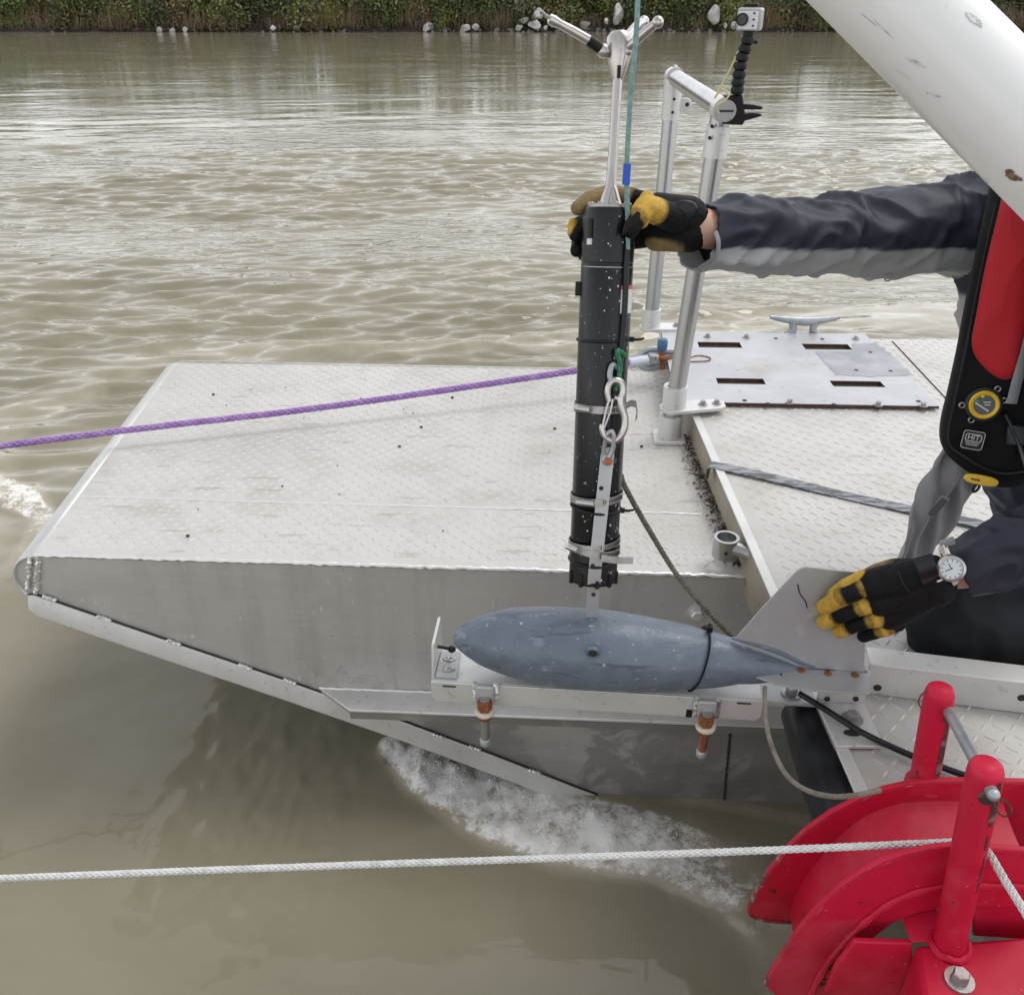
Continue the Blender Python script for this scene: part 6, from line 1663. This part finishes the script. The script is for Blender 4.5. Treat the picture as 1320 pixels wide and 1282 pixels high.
# life vest
vp0 = yp(1268, 450, 1.245); vn = V(-.30,-.92,.22).normalized()
def vst(px, py, off=0): return at_pl(px, py, vp0 + vn*off, vn)
vest = person
vo = [(1290,200),(1278,245),(1262,320),(1247,390),(1236,450),(1224,505),(1215,540),(1212,566),(1217,584),(1232,597),(1250,610),(1268,622),(1290,629),(1312,628),(1340,615),(1372,560),(1380,480),(1385,380),(1390,250),(1390,200)]
def pillow(poly, thick, m, nm, par, puff=.012, step=.008, off=0):
    """a soft flat bag with the given outline"""
    P3 = [vst(p[0], p[1], off) for p in poly]; ex_ = (P3[-1]-P3[0]).normalized(); ex_ = (V(1,0,0) - vn*V(1,0,0).dot(vn)).normalized(); ey_ = vn.cross(ex_); ey_ = ey_ if ey_.z > 0 else -ey_
    o_ = P3[0]; Q = np.array([((p-o_).dot(ex_), (p-o_).dot(ey_)) for p in P3])
    # resample outline
    ring = []
    for i in range(len(Q)):
        a, b = Q[i], Q[(i+1) % len(Q)]; k = max(1, int(np.linalg.norm(b-a)/step))
        for j in range(k): ring.append(a + (b-a)*j/k)
    ring = np.array(ring)
    for _ in range(2): ring = .25*np.roll(ring,1,0) + .5*ring + .25*np.roll(ring,-1,0)
    cen = ring.mean(0); L_ = 14; rings = []
    fr_ = []
    for l in range(L_+1):
        s = 1 - l/L_*.94
        rr = cen + (ring-cen)*s; h = thick/2 + puff*(1 - s**3)
        e_ = thick/2*(1 - (1 - min(1, (1-s)*9))**2)**.5 if l < 3 else thick/2
        zz = e_ + puff*(1 - s**2.5); 
        P_ = np.array([o_ + ex_*float(x) + ey_*float(y) for x, y in rr]); nz = (.010*(fbm(P_, 13, 3, 3)-.5) + .005*((1-np.abs(2*vnoise(P_*np.array([1,1,.5]), 24, 6)-1))**2-.4))*min(1,(1-s)*6)*(1 if thick > .01 else .4)
        fr_.append([Vector(p_) + vn*(float(zz)+float(n_)) for p_, n_ in zip(P_, nz)])
    back = [[Vector(p_) - vn*((Vector(p_)-o_).dot(vn)*1.0 + thick/2) for p_ in fr_[0]]]
    mb = MB(); mb.loft(back + fr_, True); return mb.build(nm, m, par, smooth=180)
lv = pillow(vo, .045, MATS['black_cloth'], 'life_vest', person, .008)
rp_ = [(1296,205),(1293,250),(1281,300),(1270,345),(1260,400),(1252,440),(1254,455),(1263,468),(1278,483),(1292,491),(1306,492),(1316,452),(1324,415),(1338,330),(1356,205)]
rpn = pillow(rp_, .006, MATS['red_cloth'], 'red_panel', lv, .006, off=.036)
vf = .0385
def vq(px, py, o=0): return vst(px, py, vf + o)
MB().tube([vq(*p) for p in ((1332,415),(1322,455),(1310,495),(1304,520))], .008, 8, flat=(1,.4)).build('grey_strap', MATS['grey_cloth'], lv)
vx = (vq(1310,520)-vq(1210,520)).normalized(); vy = (vq(1268,440)-vq(1268,560)).normalized(); vy = (vy - vx*vy.dot(vx)).normalized()
gcn = vq(1268, 521, -.004)
g_ = MB().lathe(gcn, vn, [(0,.0205),(.006,.0205),(.008,.0185),(.006,.0145),(.0045,.0145)], 32, False).build('inflator_ring', MATS['yellow_plastic'], lv)
MB().cyl(gcn, gcn + vn*.005, .0155, 28).build('inflator_dial', MATS['lens_glass'], g_)
MB().box(gcn + vn*.0056 - vx*.003 - vy*.003, (.022,.0022,.001), ((vx-vy*.7).normalized(), (vy+vx*.7).normalized(), vn)).build('dial_mark', MATS['print_white'], g_)
MB().box(gcn + vn*.0056 + vx*.003 + vy*.004, (.010,.0016,.001), (vx, vy, vn)).build('dial_mark', MATS['print_white'], g_)
MB().box(gcn + vn*.0056 + vx*.004 + vy*.000, (.008,.0014,.001), (vx, vy, vn)).build('dial_mark', MATS['print_white'], g_)
MB().ball(gcn + vn*.0055 - vx*.008 + vy*.006, .003, 8, 5, (1.2,1,.3), (vx,vy,vn)).build('dial_mark', MATS['cord_green'], g_)
MB().ball(gcn + vn*.0056 - vx*.003 + vy*.0125, .0028, 8, 5, (1,1,.4), (vx,vy,vn)).build('dial_mark', MATS['yellow_plastic'], g_)
MB().lathe(gcn - vn*.001, vn, [(0,.026),(.004,.025),(.005,.021)], 30, False).build('inflator_seat', MATS['black_rubber'], g_)
for px, py in ((1240,522),(1252,541),(1286,501),(1294,516)):
    c = vq(px, py, -.004); MB().lathe(c, vn, [(0,.0048),(.0025,.0046),(.0032,.0036),(.0025,.0026)], 16, False).build('eyelet', MATS['steel_dull'], lv)
MB().tube(smooth_path([vst(p[0], p[1], .034) for p in ((1284,262),(1270,325),(1256,392),(1245,450),(1233,505),(1224,545),(1222,566),(1228,578),(1246,590),(1270,604),(1295,610),(1330,606))], 6), .0016, 6).build('seam', MATS['black_rubber'], lv)
MB().box(vst(1312, 560, .036), (.030,.030,.012), (vx, vy, vn)).build('buckle', MATS['black_rubber'], lv, bevel=.003)
MB().tube([vst(p[0], p[1], .037) for p in ((1296,532),(1304,548),(1312,566),(1322,600))], .010, 8, flat=(1,.25)).build('belt_strap', MATS['black_rubber'], lv)
# maker's patch: HIT in a rounded frame with two lines of small print below
pc = vq(1254, 567, .001); rx = (vx*.985 - vy*.17).normalized(); ry = (vy*.985 + vx*.17).normalized()
def rrect(c, w, h, r, t, nm, par, m, off=0):
    pts = []
    for sx, sy, a0 in ((1,1,0),(-1,1,90),(-1,-1,180),(1,-1,270)):
        for k in range(6):
            a = R(a0 + 18*k); pts.append(c + vn*off + rx*(sx*(w/2-r) + r*math.cos(a)) + ry*(sy*(h/2-r) + r*math.sin(a)))
    return MB().tube(pts + [pts[0]], t, 5, False).build(nm, MATS[m], par)
pch = MB().prism([pc + rx*(x*.0145) + ry*(y*.0135) for x, y in ((-1,-1),(1,-1),(1,1),(-1,1))], vn*.0012).build('maker_patch', MATS['black_matte'], lv, bevel=.0004)
rrect(pc, .0285, .0265, .004, .0005, 'patch_border', pch, 'print_white', .0014)
rrect(pc + ry*.0035, .021, .0105, .0028, .00065, 'emblem_frame', pch, 'print_white', .0014)
cu = bpy.data.curves.new('hit', 'FONT'); cu.body = 'HIT'; cu.size = .0105; cu.extrude = .0002; cu.align_x = 'CENTER'; cu.align_y = 'CENTER'
to = bpy.data.objects.new('t', cu); COL.objects.link(to)
bpy.context.evaluated_depsgraph_get().update()
tme = bpy.data.meshes.new_from_object(to.evaluated_get(bpy.context.evaluated_depsgraph_get())); bpy.data.objects.remove(to)
Mx = Matrix((rx, ry, vn)).transposed().to_4x4(); Mx.translation = pc + ry*.0035 + vn*.0016 - POFF
tme.transform(Mx); tme.materials.clear(); link('emblem_lettering', tme, MATS['print_white'], pch)
for dy, w in ((-.0045,.019),(-.0072,.015)):
    mb = MB(); rs = random.Random(int(w*1e4)); x = -w/2
    while x < w/2:
        k = rs.uniform(.0008,.0018); mb.box(pc + rx*(x+k/2) + ry*dy + vn*.0015, (k, .0012, .0004), (rx, ry, vn)); x += k + .0005
    mb.build('small_print', MATS['print_white'], pch)
# yellow pull tab and its cord
tx = (vq(1285,622)-vq(1243,614)).normalized(); ty = vn.cross(tx).normalized(); ty = ty if ty.z > 0 else -ty
tcn = vq(1264, 618, .008); pts = []
for k in range(24):
    a = k*math.pi/12; pts.append(tcn + tx*(.0235*math.copysign(abs(math.cos(a))**.7, math.cos(a))) + ty*(.0075*math.copysign(abs(math.sin(a))**.8, math.sin(a))))
pt = MB().prism(pts, vn*.006).build('pull_tab', MATS['yellow_plastic'], lv, bevel=.002)
MB().box(tcn + vn*.0062 - tx*.008, (.012,.003,.0006), (tx, ty, vn)).build('tab_print', MATS['rust'], pt)
MB().tube(smooth_path([tcn + ty*.006, tcn - ty*.012 + vn*.004, tcn - ty*.020 - tx*.004, tcn - ty*.012 - tx*.006, tcn - ty*.006], 5), .0020, 6).build('tab_cord', MATS['black_matte'], pt)

# ---- gloves
YEL, TAN, BLKG = (.58,.36,.065), (.26,.185,.085), (.0075,.0075,.009)
def glove(caps, nm, par=person, vox=.0017, it=4, proud=.0008):
    me_ = blob(caps, vox, it); P, N_ = co_of(me_); idx, t_, d_ = seg_info(P, caps)
    cols = np.array([c[4] for c in caps])
    li = [i for i, c in enumerate(caps) if sum(c[4]) > .2]; di = [i for i, c in enumerate(caps) if sum(c[4]) <= .2]
    il, _t, dl = seg_info(P, [caps[i] for i in li]); _i, _t, dd = seg_info(P, [caps[i] for i in di])
    w = sstep(-.0013, .0013, dd - dl + .0006*(vnoise(P, 300, 4)-.5))
    tint = cols[np.array(li)][il]*w[:, None] + np.array(BLKG)*(1-w[:, None])
    P = P + N_*(proud*w + .0012*(fbm(P, 70, 3, 2)-.5))[:, None]
    put(me_, P - np.array(POFF), tint); return link(nm, me_, MATS['glove_cloth'], par)
def F(px, py, off): return at_pl(px, py, A0 + WN*off, WN)
lc = []
def chain(pts, cols):
    for (a, ra_, b, rb_), c in zip([(pts[i][0], pts[i][1], pts[i+1][0], pts[i+1][1]) for i in range(len(pts)-1)], cols): lc.append((a, ra_, b, rb_, c))
# left hand laid on the tail fin
lc += [(F(1200,738,.055),.026,F(1128,752,.040),.0235,BLKG), (F(1202,748,.055),.027,F(1136,773,.042),.0235,BLKG), (F(1204,757,.055),.026,F(1148,793,.040),.021,BLKG), (F(1205,742,.055),.028,F(1206,757,.055),.028,BLKG)]
chain([(F(1126,750,.040),.0150),(F(1113,757,.042),.0138),(F(1100,763,.040),.0132),(F(1086,768,.036),.0130),(F(1074,775,.026),.0120),(F(1062,782,.015),.0112)], [YEL, BLKG, BLKG, YEL, YEL])
chain([(F(1112,741,.034),.0075),(F(1090,752,.030),.0075),(F(1074,765,.018),.0080)], [YEL, YEL])
chain([(F(1136,772,.042),.0145),(F(1124,777,.044),.0136),(F(1108,783,.043),.0128),(F(1094,788,.039),.0126),(F(1078,795,.026),.0116),(F(1062,801,.014),.0108)], [BLKG, YEL, BLKG, BLKG, YEL])
chain([(F(1147,789,.040),.0140),(F(1137,795,.043),.0130),(F(1122,799,.043),.0122),(F(1108,803,.038),.0118),(F(1095,808,.026),.0112),(F(1082,813,.014),.0104)], [BLKG, YEL, BLKG, BLKG, YEL])
chain([(F(1157,803,.036),.0128),(F(1147,808,.038),.0118),(F(1135,812,.036),.0108),(F(1124,816,.027),.0104),(F(1113,820,.015),.0098)], [BLKG, YEL, BLKG, BLKG])
chain([(F(1185,735,.045),.018),(F(1155,732,.020),.0145),(F(1130,738,-.012),.013),(F(1105,750,-.016),.0115)], [BLKG, TAN, TAN])
lg = glove(lc, 'left_glove')
# wrist strap
n_s = (WN + V(-.1,0,.25)).normalized()
sa = (F(1188,716,.08)-F(1202,756,.08)).normalized(); sb = n_s.cross(sa).normalized()
mb = MB(); rows = []
for k in range(9):
    t = -1 + 2*k/8; c = F(1196,736,.083) + sa*(t*.024) - n_s*(.010*t*t); rows.append([c - sb*.0125, c + sb*.0125, c + sb*.0125 + n_s*.004, c - sb*.0125 + n_s*.004])
MB().loft(rows).build('wrist_strap', MATS['black_rubber'], lg, bevel=.0015)
mb = MB(); mb.tube(smooth_path([F(1158,737,.071), F(1164,752,.0725), F(1174,765,.071), F(1182,772,.066)], 5), .0012, 5); mb.build('seam', MATS['black_rubber'], lg)
# watch
wc = F(1226,732,.080); wx_ = V(-.55,0,.83).normalized(); wn_ = (WN*.85 + V(-.25,0,.30)).normalized(); wx_ = (wx_ - wn_*wx_.dot(wn_)).normalized(); wy_ = wn_.cross(wx_)
wa = MB().lathe(wc - wn_*.006, wn_, [(0,.0175),(.008,.0185),(.011,.0180),(.012,.0150),(.0105,.0140)], 36, False).build('watch', MATS['stainless'], person)
MB().cyl(wc + wn_*.0, wc + wn_*.0042, .0145, 32).build('dial', mat('dial_white', (.62,.66,.68), .25), wa)
mb = MB()
for k in range(12):
    a = R(30*k); c = wc + wn_*.0046 + (wx_*math.cos(a) + wy_*math.sin(a))*.0118; mb.box(c, (.0028,.0008,.0004), (wx_*math.cos(a)+wy_*math.sin(a), wy_*math.cos(a)-wx_*math.sin(a), wn_))
mb.box(wc + wn_*.0048 + wx_*.004, (.008,.0009,.0004), (wx_, wy_, wn_)); mb.box(wc + wn_*.005 + wy_*.003, (.0009,.010,.0004), (wx_, wy_, wn_))
mb.build('dial_marker', MATS['lens_glass'], wa)
mb = MB()
for s in (-.5, 0, .5): c = wc + (wy_*.0 - (wy_ if wy_.x > 0 else -wy_))*.0195 + wx_*(s*.02); mb.lathe(c, -(wy_ if wy_.x > 0 else -wy_), [(-.003,.0022),(.004,.0022)], 8)
mb.build('crown', MATS['stainless'], wa)
mb = MB()
for s in (-1, 1):
    pth = [wc + wx_*(s*.015) - wn_*.003, wc + wx_*(s*.022) - wn_*.010, wc + wx_*(s*.026) - wn_*.026]; mb.tube(pth, .0085, 8, flat=(.3,1))
mb.build('bracelet', MATS['stainless'], wa)
# right hand gripping the meter
lc = []
g = yp
lc += [(g(886,280,1.335),.031,g(848,270,1.330),.024,BLKG), (g(888,298,1.335),.031,g(848,300,1.332),.024,BLKG), (g(876,304,1.33),.023,g(846,308,1.325),.017,TAN), (g(848,270,1.33),.022,g(848,300,1.335),.022,BLKG)]
chain([(g(842,262,1.335),.013),(g(812,252,1.342),.0115),(g(784,249,1.335),.0112),(g(760,257,1.318),.0110),(g(745,268,1.298),.0100)], [BLKG, TAN, TAN, TAN])
chain([(g(842,278,1.345),.0125),(g(800,278,1.350),.0115),(g(765,280,1.340),.0112),(g(746,289,1.315),.0108),(g(742,303,1.285),.0098)], [BLKG, BLKG, BLKG, BLKG])
chain([(g(842,294,1.345),.0125),(g(800,298,1.350),.0112),(g(765,302,1.338),.0108),(g(746,311,1.312),.0102),(g(743,323,1.285),.0092)], [BLKG, BLKG, BLKG, BLKG])
chain([(g(842,308,1.34),.0115),(g(805,314,1.345),.0105),(g(772,320,1.335),.0098),(g(752,328,1.312),.0090)], [BLKG, BLKG, BLKG])
lc += [(g(738,287,1.300),.0058,g(737,300,1.285),.0058,YEL)]
chain([(g(872,284,1.315),.021),(g(846,272,1.285),.0185),(g(832,268,1.262),.0160),(g(822,280,1.246),.0135),(g(813,296,1.236),.0115)], [BLKG, YEL, YEL, BLKG])
lc += [(g(834,256,1.285),.010,g(826,284,1.252),.011,YEL)]
rgv = glove(lc, 'right_glove')
MB().ball(g(882,272,1.303), .016, 16, 8, (1.25,.35,.95)).build('wrist_tab', MATS['black_rubber'], rgv)
